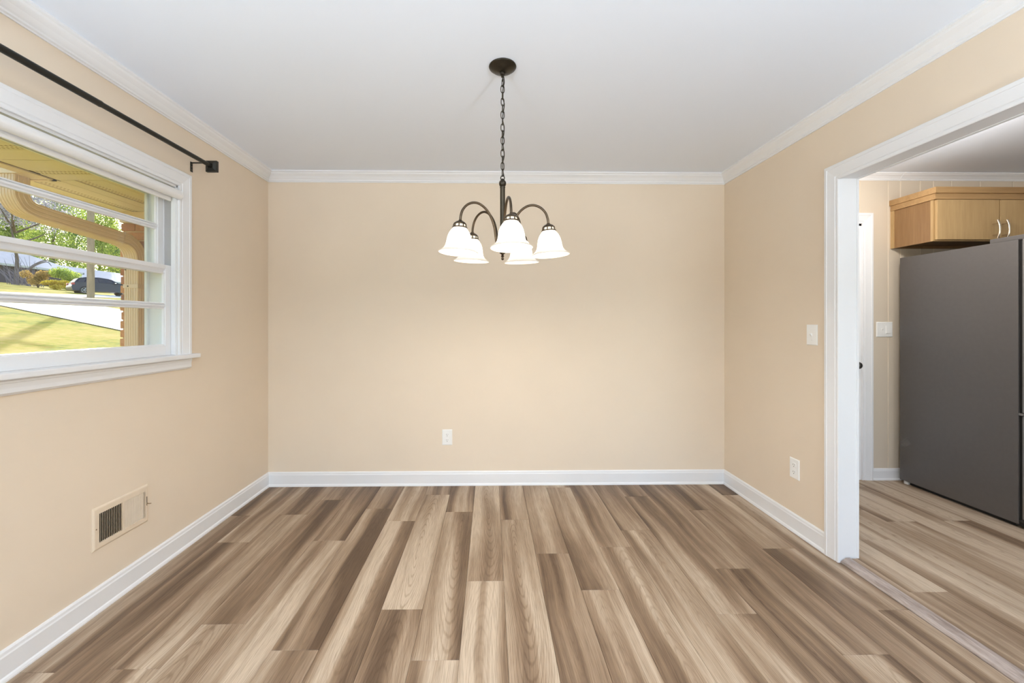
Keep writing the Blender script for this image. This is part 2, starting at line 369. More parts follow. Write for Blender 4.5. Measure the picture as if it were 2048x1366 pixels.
# kitchen back wall: grooved panel boards on a backing, with the doorway
KDX0, KDX1, KDZ = 2.17, 2.938, 2.058
wk = MB().box(XR + .045, KDX0, D + .006, D + .12, -.1, 2.6).box(KDX1, KX1, D + .006, D + .12, -.1, 2.6).box(KDX0, KDX1, D + .006, D + .12, KDZ, 2.6).build('wall_kitchen_back', M['panelwall'])
tag(wk, 'tan grooved panel wall behind the refrigerator and cabinet', 'wall', kind='structure')
grooves = [XR + .09, 2.05, KDX0 - .0, 2.33, 2.46, 2.66, 2.76, KDX1, 3.167, 3.266, 3.426, 3.534, 3.682, 3.914, 4.184, 4.40, 4.52, KX1]
for a, b in zip(grooves[:-1], grooves[1:]):
    z0 = KDZ if (a >= KDX0 - .001 and b <= KDX1 + .001) else KF
    x0, x1, g = a + .0022, b - .0022, .004
    MB().add([(x0, D + .0065, z0), (x1, D + .0065, z0), (x1, D + .0065, KCEIL), (x0, D + .0065, KCEIL), (x0 + g, D, z0), (x1 - g, D, z0), (x1 - g, D, KCEIL), (x0 + g, D, KCEIL)],
             [(4, 5, 6, 7), (0, 4, 7, 3), (5, 1, 2, 6), (0, 1, 5, 4), (7, 6, 2, 3)]).build('panel', M['panelwall'], wk)

# floors: every vinyl plank is a board of its own
def plank(parent, x0, x1, y0, y1, z, bias, side, fig):
    g, c, h = .00035, .0012, .004
    cx_, cy_ = (x0 + x1) / 2, (y0 + y1) / 2; hx, hy = (x1 - x0) / 2 - g, (y1 - y0) / 2 - g
    key = (round(hx, 4), round(hy, 4))
    if key not in plank.cache:
        mb = MB().add([(-hx, -hy, -h), (hx, -hy, -h), (hx, hy, -h), (-hx, hy, -h), (-hx, -hy, -c), (hx, -hy, -c), (hx, hy, -c), (-hx, hy, -c),
                       (-hx + c, -hy + c, 0), (hx - c, -hy + c, 0), (hx - c, hy - c, 0), (-hx + c, hy - c, 0)],
                      [(0, 3, 2, 1), (0, 1, 5, 4), (1, 2, 6, 5), (2, 3, 7, 6), (3, 0, 4, 7), (4, 5, 9, 8), (5, 6, 10, 9), (6, 7, 11, 10), (7, 4, 8, 11), (8, 9, 10, 11)])
        o = mb.build('plank', M['plank'], parent); plank.cache[key] = o; o.location = (cx_, cy_, z)
    else: o = share(plank.cache[key], 'plank', (cx_, cy_, z), parent)
    o.color = (bias, side, fig, 1)
plank.cache = {}
floor = tag(MB().box(XL, XR + .045, YB, D, -.1, -.0045).build('floor', M['gap']), 'brown and tan wood-look plank floor of the dining room', 'floor', kind='structure')
def endY(y): return FPX * CAMH / (y - CY) + .003
PW, PL_, PX0 = .183, 1.22, .065
ends = {0: 1040, -1: 1162.5, -2: 1023.5, -3: 989, -4: 1041, -5: 1016, -6: 1079, -7: 998, -8: 1026.5, -9: 1081, -10: 1028, 1: 1108.5, 2: 1182.5, 3: 1096.5, 4: 1063, 5: 995, 6: 1142.5, 7: 1023.5, 8: 1102.5, 9: 993.5}
# (column, board index counted toward the camera from the listed joint): bias, side, figure
look = {(0, 0): (.80, .52, 1), (0, -1): (.40, .4, .3), (-1, -1): (.82, .45, .9), (-1, 0): (.55, .25, .4), (-2, 0): (.60, .12, .9), (-2, -1): (.52, .7, .3), (-3, 0): (.80, .38, 1), (-3, 1): (.42, .3, .7), (-3, -1): (.45, .5, .3),
        (-4, 0): (.52, .30, .5), (-5, 0): (.42, .14, .4), (-5, -1): (.46, .5, .2), (-6, 0): (.48, .66, .2), (-7, 1): (.74, .3, .9), (-7, 0): (.42, .5, .2), (-8, 0): (.38, .45, .3), (-9, 0): (.40, .6, .2), (-10, 0): (.42, .4, .2),
        (1, 0): (.45, .2, .4), (1, -1): (.42, .6, .2), (2, 0): (.50, .55, .4), (2, -1): (.42, .55, .3), (3, 0): (.56, .2, .6), (3, -1): (.52, .8, .2), (4, 0): (.55, .25, .5), (4, -1): (.40, .5, .2), (5, 0): (.62, .9, .3), (5, 1): (.66, .18, .8), (6, 0): (.52, .15, .9), (6, -1): (.48, .6, .3),
        (7, 0): (.56, .8, .2), (7, 1): (.50, .15, .8), (8, 0): (.46, .55, .2), (8, -1): (.42, .5, .2), (9, 0): (.66, .5, .6), (9, 1): (.52, .25, .4)}
rnd = random.Random(4)
for k, y in ends.items():
    x0 = max(PX0 + PW * k, XL); x1 = min(PX0 + PW * (k + 1), XR + .0)
    e = endY(y); j = math.ceil((D - e) / PL_)
    while e + j * PL_ > YB:
        y1 = min(e + j * PL_, D); y0 = max(e + (j - 1) * PL_, YB)
        if y1 - y0 > .02:
            b, s_, f_ = look.get((k, -j), (.5 + rnd.uniform(-.10, .12), rnd.uniform(.2, .8), rnd.uniform(.1, .7)))
            plank(floor, x0, x1, y0, y1, 0, .47 + (b - .5) * .75, s_, f_)
        j -= 1
MB().box(XR, XR + .045, OY0, OY1, -.004, -.001).build('underlay', M['gap'], floor)
kfl = tag(MB().box(XR + .045, KX1, KY0, D, -.1, KF - .0045).build('floor_kitchen', M['gap']), 'lighter striped wood-look plank floor of the kitchen', 'floor', kind='structure')
k = 0; x = XR + .045
while x < KX1 - .01:
    x1 = min(x + PW, KX1); e = D - rnd.uniform(.1, 1.2); y1 = D
    lo = OY0 if x < XR + .09 else KY0
    if x < XR + .05:                                  # first board lies in the opening, between the jambs, then runs on
        for (ya, yb) in ((OY0, 1.30), (1.30, OY1)): plank(kfl, x, XR + .09, ya, yb, KF, .52, .3, .2)
        x = XR + .09; continue
    while y1 > KY0 + .01:
        plank(kfl, x, x1, max(e, KY0), y1, KF, .60 + rnd.uniform(-.10, .10), rnd.choice((.12, .25, .75, .88)), rnd.uniform(.1, .8)); y1 = e; e -= PL_
    x = x1
MB().sweep([(XR + .026, OY0, 0), (XR + .026, OY1, 0)], (0, 0, 1), [(.026, 0), (.026, .004), (.018, .012), (-.005, KF + .004), (-.024, KF + .005), (-.024, 0)]).build('trim_1', M['strip'])
tag(bpy.data.objects['trim_1'], 'grey wood-look reducer strip between the two floors', 'floor trim', kind='structure')

# crown, baseboards, casings
crown = [(0, 0), (.060, 0), (.060, .010), (.052, .014), (.048, .022), (.030, .036), (.018, .052), (.012, .058), (.012, .066), (.006, .070), (.006, .076), (0, .076)]
pts = [(XL, YB, CEIL), (XL, D, CEIL), (XR, D, CEIL), (XR, YB, CEIL)]
tag(MB().sweep(pts, (0, 0, -1), crown, segs=[0]).build('trim_2', M['trim']), 'white crown moulding above the window wall', 'crown moulding', kind='structure')
tag(MB().sweep(pts, (0, 0, -1), crown, segs=[1]).build('trim_3', M['trim']), 'white crown moulding above the chandelier wall', 'crown moulding', kind='structure')
tag(MB().sweep(pts, (0, 0, -1), crown, segs=[2]).build('trim_4', M['trim']), 'white crown moulding above the kitchen opening', 'crown moulding', kind='structure')
kcr = [(a * .78, b * .68) for a, b in crown]
kp = [(XR + .09, KY0, KCEIL), (XR + .09, D, KCEIL), (KX1, D, KCEIL), (KX1, KY0, KCEIL)]
kc = tag(MB().sweep(kp, (0, 0, -1), kcr).build('trim_5', M['trim']), 'white crown moulding around the kitchen ceiling', 'crown moulding', kind='structure')
MB().sweep([(3.255, D - .0005, KCEIL), (3.268, D - .0005, KCEIL)], (0, 0, -1), [(a * 1.04, b * 1.03) for a, b in kcr]).build('moulding_joint', M['trim'], kc)
base = [(0, 0), (.020, 0), (.020, .006), (.017, .014), (.0125, .019), (.0125, .088), (.010, .094), (.009, .104), (.005, .110), (0, .111)]
CW = .083                                             # casing width
bp = [(XR, OY1 + CW, 0), (XR, D, 0), (XL, D, 0), (XL, YB, 0)]
tag(MB().sweep(bp, (0, 0, 1), base, segs=[0]).build('baseboard_right', M['trim']), 'white baseboard under the light switch wall', 'baseboard', kind='structure')
tag(MB().sweep(bp, (0, 0, 1), base, segs=[1]).build('baseboard_back', M['trim']), 'white baseboard along the chandelier wall', 'baseboard', kind='structure')
tag(MB().sweep(bp, (0, 0, 1), base, segs=[2]).build('baseboard_left', M['trim']), 'white baseboard below the floor register', 'baseboard', kind='structure')
tag(MB().sweep([(KX1, D, KF), (3.034, D, KF)], (0, 0, 1), [(a, b * .82) for a, b in base]).build('baseboard_kitchen', M['trim']), 'short white baseboard beside the kitchen door', 'baseboard', kind='structure')
# casing profile: a runs outward from the opening, b stands off the wall
casing = [(0, 0), (0, .011), (.004, .013), (.012, .013), (.014, .010), (.017, .010), (.020, .014), (.040, .016), (.060, .0185), (.064, .0185), (.066, .021), (.080, .021), (.083, .018), (.083, 0)]
def mirror(p): return [(-a, b) for a, b in p]
op = empty('trim_6', (XR, OY1, 0), 'white casing and jamb around the kitchen opening', 'door trim', kind='structure')
iop = Matrix.Translation((-XR, -OY1, 0))
def child(o, par): o.parent = par; o.matrix_parent_inverse = Matrix.Translation(-Vector(par.location)); return o
po = [(XR, OY1, 0), (XR, OY1, OZ), (XR, OY0, OZ), (XR, OY0, 0)]
for i in range(3):
    child(MB().sweep(po, (-1, 0, 0), casing, segs=[i]).build('casing', M['trim']), op)
# jamb boards and head
child(MB().box(XR - .002, XR + .092, OY1 + .004, OY1 + .016, .006, OZ + .012).build('jamb', M['trim']), op)
child(MB().box(XR - .002, XR + .092, OY0 - .016, OY0 - .004, .006, OZ + .012).build('jamb', M['trim']), op)
child(MB().box(XR - .002, XR + .092, OY0 - .016, OY1 + .016, OZ + .004, OZ + .0165).build('head_jamb', M['trim']), op)
po2 = [(XR + .09, OY0, KF), (XR + .09, OY0, OZ), (XR + .09, OY1, OZ), (XR + .09, OY1, KF)]
for i in range(3): child(MB().sweep(po2, (1, 0, 0), casing, segs=[i]).build('casing', M['trim']), op)

# kitchen door with its casing
dr = empty('door_1', (KDX0, D, KF), 'white door in white casing beside the refrigerator', 'door', kind='structure')
pd = [(KDX0 + .003, D, KF), (KDX0 + .003, D, KDZ), (KDX1 + .012, D, KDZ), (KDX1 + .012, D, KF)]
for i in range(3): child(MB().sweep(pd, (0, -1, 0), casing, segs=[i]).build('casing', M['trim']), dr)
child(MB().box(KDX1 - .012, KDX1 + .012, D - .001, D + .11, KF, KDZ).build('jamb', M['trim']), dr)
child(MB().box(KDX0 - .006, KDX0 + .012, D - .001, D + .11, KF, KDZ).build('jamb', M['trim']), dr)
child(MB().box(KDX0 - .006, KDX1 + .012, D - .001, D + .11, KDZ - .016, KDZ + .004).build('head_jamb', M['trim']), dr)
child(MB().box(KDX1 - .026, KDX1 - .012, D + .050, D + .062, KF, KDZ - .016).build('door_stop', M['trim']), dr)
slab = child(MB().box(KDX0 + .016, KDX1 - .017, D + .010, D + .046, KF + .01, KDZ - .02, .002).build('slab', M['trim']), dr)
for (xa, xb, za, zb) in ((.11, .34, .24, .92), (.42, .65, .24, .92), (.11, .34, 1.06, 1.92), (.42, .65, 1.06, 1.92)):
    q = MB().sweep([(KDX0 + xa, D + .0102, za), (KDX0 + xb, D + .0102, za), (KDX0 + xb, D + .0102, zb), (KDX0 + xa, D + .0102, zb)], (0, -1, 0), [(0, 0), (0, .004), (.012, .007), (.02, .003), (.02, 0)], closed=True).build('panel_moulding', M['trim'])
    q.parent = slab
Mk = Matrix.Rotation(R(90), 4, 'X')
child(MB().lathe([(0, .070), (.014, .069), (.025, .060), (.028, .050), (.024, .040), (.012, .034), (.010, .012), (.026, .008), (.030, 0)][::-1], (KDX1 - .045, D + .010, .935), 20, Mk).build('door_knob', M['knob'], smooth=True), dr)

# ------------------------------------------------------------------ window
win = empty('window_1', (XL, WY0, WZ0), 'white double-hung window with horizontal muntins beside the curtain rod', 'window', kind='structure')
def W(mb, name, mt='trim', smooth=False): return child(mb.build(name, M[mt], smooth=smooth), win)
wp = [(XL, WY0, WZ0 + .002), (XL, WY0, WZ1), (XL, WY1, WZ1), (XL, WY1, WZ0 + .002)]
for i in range(3): W(MB().sweep(wp, (1, 0, 0), casing, segs=[i]), 'casing')
W(MB().box(XL - .03, XL + .046, WY0 - CW - .036, WY1 + CW + .036, WZ0 - .022, WZ0 + .002, .005), 'stool')
ap = [(0, 0), (.0, .016), (.008, .019), (.014, .019), (.016, .016), (.034, .014), (.050, .015), (.053, .012), (.060, .006), (.060, 0)]
W(MB().sweep([(XL, WY1 + CW + .004, WZ0 - .022), (XL, WY0 - CW - .004, WZ0 - .022)], (1, 0, 0), ap), 'apron')
# frame: jamb liners, head, sloped sill
for (ya, yb) in ((WY0 - .0, WY0 + .006), (WY1 - .006, WY1 + .0)): W(MB().box(XWO - .0, XL - .001, ya, yb, WZ0, WZ1), 'frame_jamb')
W(MB().box(XWO, XL - .001, WY0, WY1, WZ1 - .012, WZ1), 'frame_head')
W(MB().prism([(XL - .03, WZ0 - .02), (XL - .03, WZ0), (XWO - .03, WZ0 - .018), (XWO - .03, WZ0 - .05)], WY0, WY1, 'y'), 'frame_sill')
JY0, JY1 = WY0 + .006, WY1 - .006
XS0, XS1 = -1.757, -1.792                              # lower sash faces
XU0, XU1 = -1.798, -1.833                              # upper sash faces
for (ya, yb) in ((JY0, JY0 + .008), (JY1 - .008, JY1)):
    W(MB().box(XS0 + .001, XL - .002, ya, yb, WZ0 + .002, WZ1 - .012, .003), 'inside_stop')
    W(MB().box(XS1 - .0045, XS1 - .0015, ya, yb, WZ0 + .01, WZ1 - .012), 'parting_stop')
    W(MB().box(XU0, XS0, ya + (.0 if ya == JY0 else .005), yb - (.005 if ya == JY0 else 0), 1.52, WZ1 - .012), 'track', 'track')
# sashes: stiles, rails, muntin, panes
ST = .042
def sash(x0, x1, zb, zt, rb, rt, mz, name):
    s_ = W(MB().box(x1, x0, JY0 + .001, JY0 + ST, zb, zt, .002).box(x1, x0, JY1 - ST, JY1 - .001, zb, zt, .002)
           .box(x1, x0, JY0 + ST, JY1 - ST, zb, zb + rb, .002).box(x1, x0, JY0 + ST, JY1 - ST, zt - .022, zt, .002)
           .prism([(x0 - .004, zt - .021), (x1, zt - .021), (x1, zt - rt), ((x0 + x1) / 2 + .003, zt - rt), (x0 - .009, zt - .030)], JY0 + ST, JY1 - ST, 'y'), name)
    mu = MB().prism([(x0 - .002, mz - .003), (x0 - .002, mz + .003), (x0 - .010, mz + .010), (x1 + .010, mz + .010), (x1 + .003, mz + .004), (x1 + .003, mz - .004), (x1 + .010, mz - .010), (x0 - .010, mz - .010)], JY0 + ST, JY1 - ST, 'y').build('muntin', M['trim']); mu.parent = s_
    xm = (x0 + x1) / 2
    for (za, zc_) in ((zb + rb - .004, mz - .006), (mz + .006, zt - rt + .004)):
        g_ = MB().box(xm - .0015, xm + .0015, JY0 + ST - .004, JY1 - ST + .004, za, zc_).build('pane', M['pane']); g_.parent = s_
        # bevelled glazing bead round the pane, on the room side
        bd = MB().sweep([(xm + .002, JY0 + ST, za + .004), (xm + .002, JY1 - ST, za + .004), (xm + .002, JY1 - ST, zc_ - .004), (xm + .002, JY0 + ST, zc_ - .004)], (1, 0, 0), [(0, 0), (0, .011), (.006, .009), (.008, 0)], closed=True).build('glazing_bead', M['trim']); bd.parent = s_
    return s_
sash(XS0, XS1, WZ0 + .002, 1.584, .054, .042, 1.362, 'lower_sash')
sash(XU0, XU1, 1.546, WZ1 - .014, .032, .048, 1.792, 'upper_sash')
# storm window outside
stm = W(MB().box(-1.892, -1.880, JY0 + .002, JY0 + .017, WZ0 - .012, WZ1 - .012).box(-1.892, -1.880, JY1 - .017, JY1 - .002, WZ0 - .012, WZ1 - .012)
        .box(-1.892, -1.880, JY0 + .017, JY1 - .017, WZ0 - .012, WZ0 + .022).box(-1.892, -1.880, JY0 + .017, JY1 - .017, WZ1 - .052, WZ1 - .012).box(-1.892, -1.880, JY0 + .017, JY1 - .017, 1.548, 1.578), 'storm_frame')
for (za, zb) in ((WZ0 + .02, 1.55), (1.576, WZ1 - .05)):
    g_ = MB().box(-1.8875, -1.8845, JY0 + .015, JY1 - .015, za, zb).build('storm_pane', M['pane']); g_.parent = stm

# rolled-up blind under the head casing
bl = empty('roller_blind', (XL + .010, WY0, 1.976), 'white roller blind rolled up across the window head', 'blind')
pr_ = []
for i in range(28):
    a = 2 * math.pi * i / 28; r_ = .0245 + .0015 * (i / 28); pr_.append((r_ * math.cos(a), r_ * math.sin(a)))
MB().prism(pr_, .008, WY1 - WY0 - .010, 'y').build('roll', M['shade_fabric'], bl, smooth=True)
for yy in (.004, WY1 - WY0 - .010): MB().prism([(q[0] * 1.04, q[1] * 1.04) for q in pr_], yy, yy + .006, 'y').build('end_cap', M['plastic'], bl, smooth=True)
MB().prism([(-.035, -.042), (-.025, -.042), (-.0243, -.02), (-.0243, .0), (-.0262, .0), (-.027, -.022), (-.035, -.024)], .03, WY1 - WY0 - .028, 'y').build('hem_bar', M['shade_fabric'], bl, smooth=True)

# ------------------------------------------------------------------ curtain rod
RX, RZ = XL + .09, 2.190
rod = empty('curtain_rod', (RX, 1.06, RZ), 'black telescoping curtain rod with square finial above the window', 'curtain rod')
def rc(mb, name, mt='rod', sm=True): return child(mb.build(name, M[mt], smooth=sm), rod)
rc(MB().tube([(RX, 1.10, RZ), (RX, 1.75, RZ), (RX, 1.757, RZ), (RX, 1.762, RZ)], [.0135, .0135, .0142, .0135], 20), 'outer_tube')
rc(MB().tube([(RX, 1.75, RZ), (RX, 2.425, RZ)], .0118, 20), 'inner_tube')
for yy, s_ in ((2.425, 1), (1.10, -1)):
    f_ = rc(MB().tube([(RX, yy - .002 * s_, RZ), (RX, yy + .016 * s_, RZ)], .0145, 20), 'finial_collar')
    y0, y1, y2, y3 = yy + .014 * s_, yy + .022 * s_, yy + .040 * s_, yy + .050 * s_
    q = MB()
    for (a, b, ya, yb) in ((.015, .029, y0, y1), (.032, .032, y1, y2), (.029, .012, y2, y3)):
        V = [(RX + sx * a, ya, RZ + sz * a) for sx, sz in ((-1, -1), (1, -1), (1, 1), (-1, 1))] + [(RX + sx * b, yb, RZ + sz * b) for sx, sz in ((-1, -1), (1, -1), (1, 1), (-1, 1))]
        q.add(V, [(0, 1, 2, 3), (4, 5, 6, 7), (0, 1, 5, 4), (1, 2, 6, 5), (2, 3, 7, 6), (3, 0, 4, 7)])
    rc(q, 'finial', sm=False)
    by = 2.412 if s_ > 0 else 1.13
    br = rc(MB().box(XL, XL + .003, by - .008, by + .008, RZ - .047, RZ + .010).box(XL, RX + .004, by - .007, by + .007, RZ - .018 + .021, RZ - .018 + .0245).tube([(RX - .0, by, RZ - .006), (RX, by, RZ - .019)], .003, 8), 'bracket', sm=False)
    for zz in (RZ - .002, RZ - .018, RZ - .036):
        h_ = MB().lathe([(.0026, 0), (.0026, .0012), (0, .0013)], (XL + .003, by, zz), 10, Matrix.Rotation(R(90), 4, 'Y')).build('screw', M['brass'], smooth=True); h_.parent = br

# ------------------------------------------------------------------ wall register
rg = empty('wall_register', (XL, 1.816, .272), 'tan metal air register with vertical louvres low on the window wall', 'air vent')
RY0, RY1, RZ0, RZ1 = 1.816, 2.106, .272, .460
def rr(mb, name, mt='vent', sm=False): return child(mb.build(name, M[mt], smooth=sm), rg)
def rframe(y0, y1, z0, z1, w_, prof): return MB().sweep([(XL, y0, z0), (XL, y1, z0), (XL, y1, z1), (XL, y0, z1)], (1, 0, 0), prof, closed=True)
rr(rframe(RY0, RY1, RZ0, RZ1, 0, [(0, 0), (0, .002), (.006, .0065), (.010, .0075), (.028, .0075), (.029, .003), (.029, 0)]), 'frame')
iy0, iy1, iz0, iz1 = RY0 + .028, RY1 - .020, RZ0 + .028, RZ1 - .030
rr(MB().box(XL, XL + .0075, RY1 - .03, RY1 - .020, iz0, iz1).box(XL, XL + .0075, iy0, iy1, iz1 - .001, RZ1 - .028), 'frame_infill')
rr(MB().box(XL + .0002, XL + .0012, iy0, iy1, iz0, iz1), 'duct_opening', 'duct')
ym = 1.9645
rr(MB().box(XL + .001, XL + .0072, ym - .005, ym + .005, iz0, iz1), 'centre_bar')
sl = None
for (ya, yb, n_, dy) in ((iy0 + .003, ym - .006, 13, -.0035), (ym + .006, iy1 - .002, 14, .0044)):
    for i in range(n_):
        yc = ya + (yb - ya) * (i + .5) / n_
        hx = .0006
        q = MB().add([(XL + .0014, yc - dy - hx, iz0), (XL + .0014, yc - dy + hx, iz0), (XL + .0070, yc + dy * .2 + hx, iz0), (XL + .0070, yc + dy * .2 - hx, iz0),
                      (XL + .0014, yc - dy - hx, iz1), (XL + .0014, yc - dy + hx, iz1), (XL + .0070, yc + dy * .2 + hx, iz1), (XL + .0070, yc + dy * .2 - hx, iz1)],
                     [(0, 1, 2, 3), (4, 5, 6, 7), (0, 1, 5, 4), (1, 2, 6, 5), (2, 3, 7, 6), (3, 0, 4, 7)])
        rr(q, 'louvre')
for (yy, zz) in ((RY0 + .014, .366), ): rr(MB().lathe([(.003, 0), (.003, .0012), (0, .0016)], (XL + .0075, yy, zz), 10, Matrix.Rotation(R(90), 4, 'Y')), 'screw', 'brass', True)
rr(MB().box(XL + .007, XL + .009, RY1 - .0125, RY1 - .0105, .355, .400), 'lever_slot', 'duct')
rr(MB().tube([(XL + .007, RY1 - .0115, .366), (XL + .016, RY1 - .010, .364), (XL + .022, RY1 - .002, .362)], .0022, 8), 'lever', 'brass', True)

# ------------------------------------------------------------------ outlets and switches
def plate(name, origin, across, out, w_, h_, label, cat):
    """wall plate centred on origin; across = horizontal axis in the wall, out = off the wall"""
    e = empty(name, origin, label, cat)
    A = Vector(across); O = Vector(out); U = Vector((0, 0, 1))
    mw = Matrix((A, O, U)).transposed().to_4x4()
    def P(mb, nm, mt='plastic', par=None, sm=False):
        mb.v = [tuple(mw @ Vector(v)) for v in mb.v]; o = mb.build(nm, M[mt], par or e, smooth=sm); return o
    q = MB(); a, b, c = w_ / 2, h_ / 2, .004
    q.add([(-a, 0, -b), (a, 0, -b), (a, 0, b), (-a, 0, b), (-a, .002, -b), (a, .002, -b), (a, .002, b), (-a, .002, b), (-a + c, .0055, -b + c), (a - c, .0055, -b + c), (a - c, .0055, b - c), (-a + c, .0055, b - c)],
          [(0, 3, 2, 1), (0, 1, 5, 4), (1, 2, 6, 5), (2, 3, 7, 6), (3, 0, 4, 7), (4, 5, 9, 8), (5, 6, 10, 9), (6, 7, 11, 10), (7, 4, 8, 11), (8, 9, 10, 11)])
    P(q, 'cover_plate'); return e, P
def outlet(origin, across, out, label):
    e, P = plate('wall_outlet', origin, across, out, .079, .122, label, 'outlet')
    for zc in (.0215, -.0215):
        pl = [(.0165 * math.cos(t), max(-.0145, min(.0145, .0185 * math.sin(t)))) for t in [2 * math.pi * i / 28 for i in range(28)]]
        r_ = P(MB().prism([(x_, z_ + zc) for x_, z_ in pl], .005, .0075, 'y'), 'receptacle')
        for (sx, hh) in ((-.0062, .0045), (.0062, .0036)): P(MB().box(sx - .0011, sx + .0011, .0072, .0079, zc + .002 - hh + .002, zc + .002 + hh), 'slot', 'slot', r_)
        P(MB().prism([(.0026 * math.cos(t), zc - .0085 + .0026 * math.sin(t)) for t in [2 * math.pi * i / 12 for i in range(12)]], .0072, .0079, 'y'), 'ground_hole', 'slot', r_)
    P(MB().prism([(.003 * math.cos(t), .003 * math.sin(t)) for t in [2 * math.pi * i / 12 for i in range(12)]], .005, .0066, 'y'), 'screw', 'plastic')
outlet((-.339, D, .3745), (1, 0, 0), (0, -1, 0), 'white duplex outlet on the wall behind the chandelier')
outlet((XR, 2.4805, .3835), (0, -1, 0), (-1, 0, 0), 'white duplex outlet low beside the kitchen opening')
def toggle(P, x_):
    P(MB().box(x_ - .005, x_ + .005, .005, .0068, -.012, .012, .0008), 'toggle_surround')
    P(MB().add([(x_ - .0038, .006, -.005), (x_ + .0038, .006, -.005), (x_ + .0038, .006, .006), (x_ - .0038, .006, .006), (x_ - .003, .016, .005), (x_ + .003, .016, .005), (x_ + .003, .015, .011), (x_ - .003, .015, .011)],
              [(0, 1, 2, 3), (4, 5, 6, 7), (0, 1, 5, 4), (1, 2, 6, 5), (2, 3, 7, 6), (3, 0, 4, 7)]), 'toggle_lever')
    for zc in (.030, -.030): P(MB().prism([(x_ + .003 * math.cos(t), zc + .003 * math.sin(t)) for t in [2 * math.pi * i / 12 for i in range(12)]], .005, .0064, 'y'), 'screw', 'plastic')
e, P = plate('light_switch', (XR, 2.3445, 1.2005), (0, -1, 0), (-1, 0, 0), .079, .118, 'white single toggle switch beside the kitchen opening', 'light switch')
toggle(P, 0)
e, P = plate('light_switch', (3.1355, D - .0, 1.2175), (1, 0, 0), (0, -1, 0), .130, .120, 'white double switch with toggle and rocker beside the refrigerator', 'light switch')
toggle(P, -.022)
P(MB().box(.008, .041, .005, .0068, -.033, .033, .0008), 'rocker_surround')
P(MB().add([(.010, .006, -.030), (.039, .006, -.030), (.039, .006, .030), (.010, .006, .030), (.010, .0098, -.030), (.039, .0098, -.030), (.039, .0072, .030), (.010, .0072, .030)],
          [(0, 1, 2, 3), (4, 5, 6, 7), (0, 1, 5, 4), (1, 2, 6, 5), (2, 3, 7, 6), (3, 0, 4, 7)]), 'rocker')

# ------------------------------------------------------------------ chandelier
HX, HY = .055, 1.880
ch = empty('chandelier', (HX, HY, CEIL), 'bronze five-arm chandelier with lit alabaster bell shades on a chain', 'chandelier')
def cc(mb, name, mt='bronze', par=None, sm=True):
    o = mb.build(name, M[mt], smooth=sm); o.parent = par or ch
    return o
def Z(z): return z - CEIL
can = cc(MB().lathe([(0, 0), (.061, 0), (.0625, -.004), (.061, -.007), (.058, -.009), (.050, -.016), (.036, -.023), (.018, -.028), (.012, -.030), (0, -.030)], n=48), 'canopy', 'bronze_dark')
cc(MB().lathe([(0, -.029), (.012, -.029), (.013, -.034), (.011, -.040), (.0065, -.042), (.0065, -.050), (0, -.051)], n=20), 'canopy_nut', 'bronze_dark', par=can)
cc(MB().tube([(0, .0075 * math.cos(t), -.058 + .0105 * math.sin(t)) for t in [2 * math.pi * i / 16 for i in range(16)]], .002, 8, True), 'canopy_loop', 'bronze_dark', par=can)
lk = []
for i in range(24):
    t = 2 * math.pi * i / 24; lk.append((.0078 * math.cos(t), 0, .0125 * (1 if math.sin(t) >= 0 else -1) * abs(math.sin(t)) ** .6 + .0055 * math.sin(t)))
zt, zb_, n_ = Z(2.379), Z(1.940), 15
first = None
for i in range(n_):
    z_ = zt + (zb_ - zt) * (i + .5) / n_
    rot = (0, 0, R((20 if i % 2 else 105) + rnd.uniform(-14, 14)))
    if first is None: first = cc(MB().tube(lk, .0019, 8, True), 'chain_link', 'bronze_dark'); first.location = (0, 0, z_); first.rotation_euler = rot
    else: share(first, 'chain_link', (0, 0, z_), ch, rot)
cc(MB().tube(spline([(.004 * math.sin(i * 1.9) + .004, .004 * math.cos(i * 1.9), Z(2.40) + (Z(1.93) - Z(2.40)) * i / 14) for i in range(15)], 5), .0021, 8), 'cord', 'bronze_dark')
cc(MB().tube([(.0085 * math.cos(t), 0, Z(1.930) + .011 * math.sin(t)) for t in [2 * math.pi * i / 18 for i in range(18)]], .0023, 8, True), 'stem_loop', 'bronze_dark')
cc(MB().lathe([(0, Z(1.926)), (.0055, Z(1.926)), (.0065, Z(1.922)), (.010, Z(1.920)), (.0155, Z(1.912)), (.0165, Z(1.905)), (.015, Z(1.897)), (.0105, Z(1.891)), (.0125, Z(1.889)), (.0125, Z(1.886)), (.0112, Z(1.884)), (.0112, Z(1.640)), (.016, Z(1.636)), (.026, Z(1.624)), (.030, Z(1.610)), (.027, Z(1.598)), (.016, Z(1.590)), (0, Z(1.590))], n=24), 'stem', 'bronze_dark')
cc(MB().lathe([(0, Z(1.592)), (.013, Z(1.590)), (.0135, Z(1.587)), (.006, Z(1.582)), (.0045, Z(1.578)), (.008, Z(1.574)), (.0045, Z(1.570)), (.006, Z(1.563)), (.0065, Z(1.560)), (.003, Z(1.556)), (0, Z(1.555))], n=20), 'finial')
arm_p = [(.020, 1.612), (.031, 1.632), (.036, 1.665), (.042, 1.702), (.058, 1.744), (.084, 1.778), (.115, 1.797), (.145, 1.799), (.174, 1.786), (.195, 1.762), (.2045, 1.735), (.207, 1.712)]
RA, TILT = .207, R(3.5)
glass = [(.0285, .000), (.0305, -.004), (.036, -.010), (.044, -.022), (.0500, -.037), (.0535, -.052), (.0555, -.066), (.0590, -.080), (.0665, -.092), (.0770, -.101), (.0855, -.106), (.0870, -.1085), (.0855, -.1100)]
inner = [(r_ - .0032, z_) for r_, z_ in glass[::-1][1:]]
proto = {}
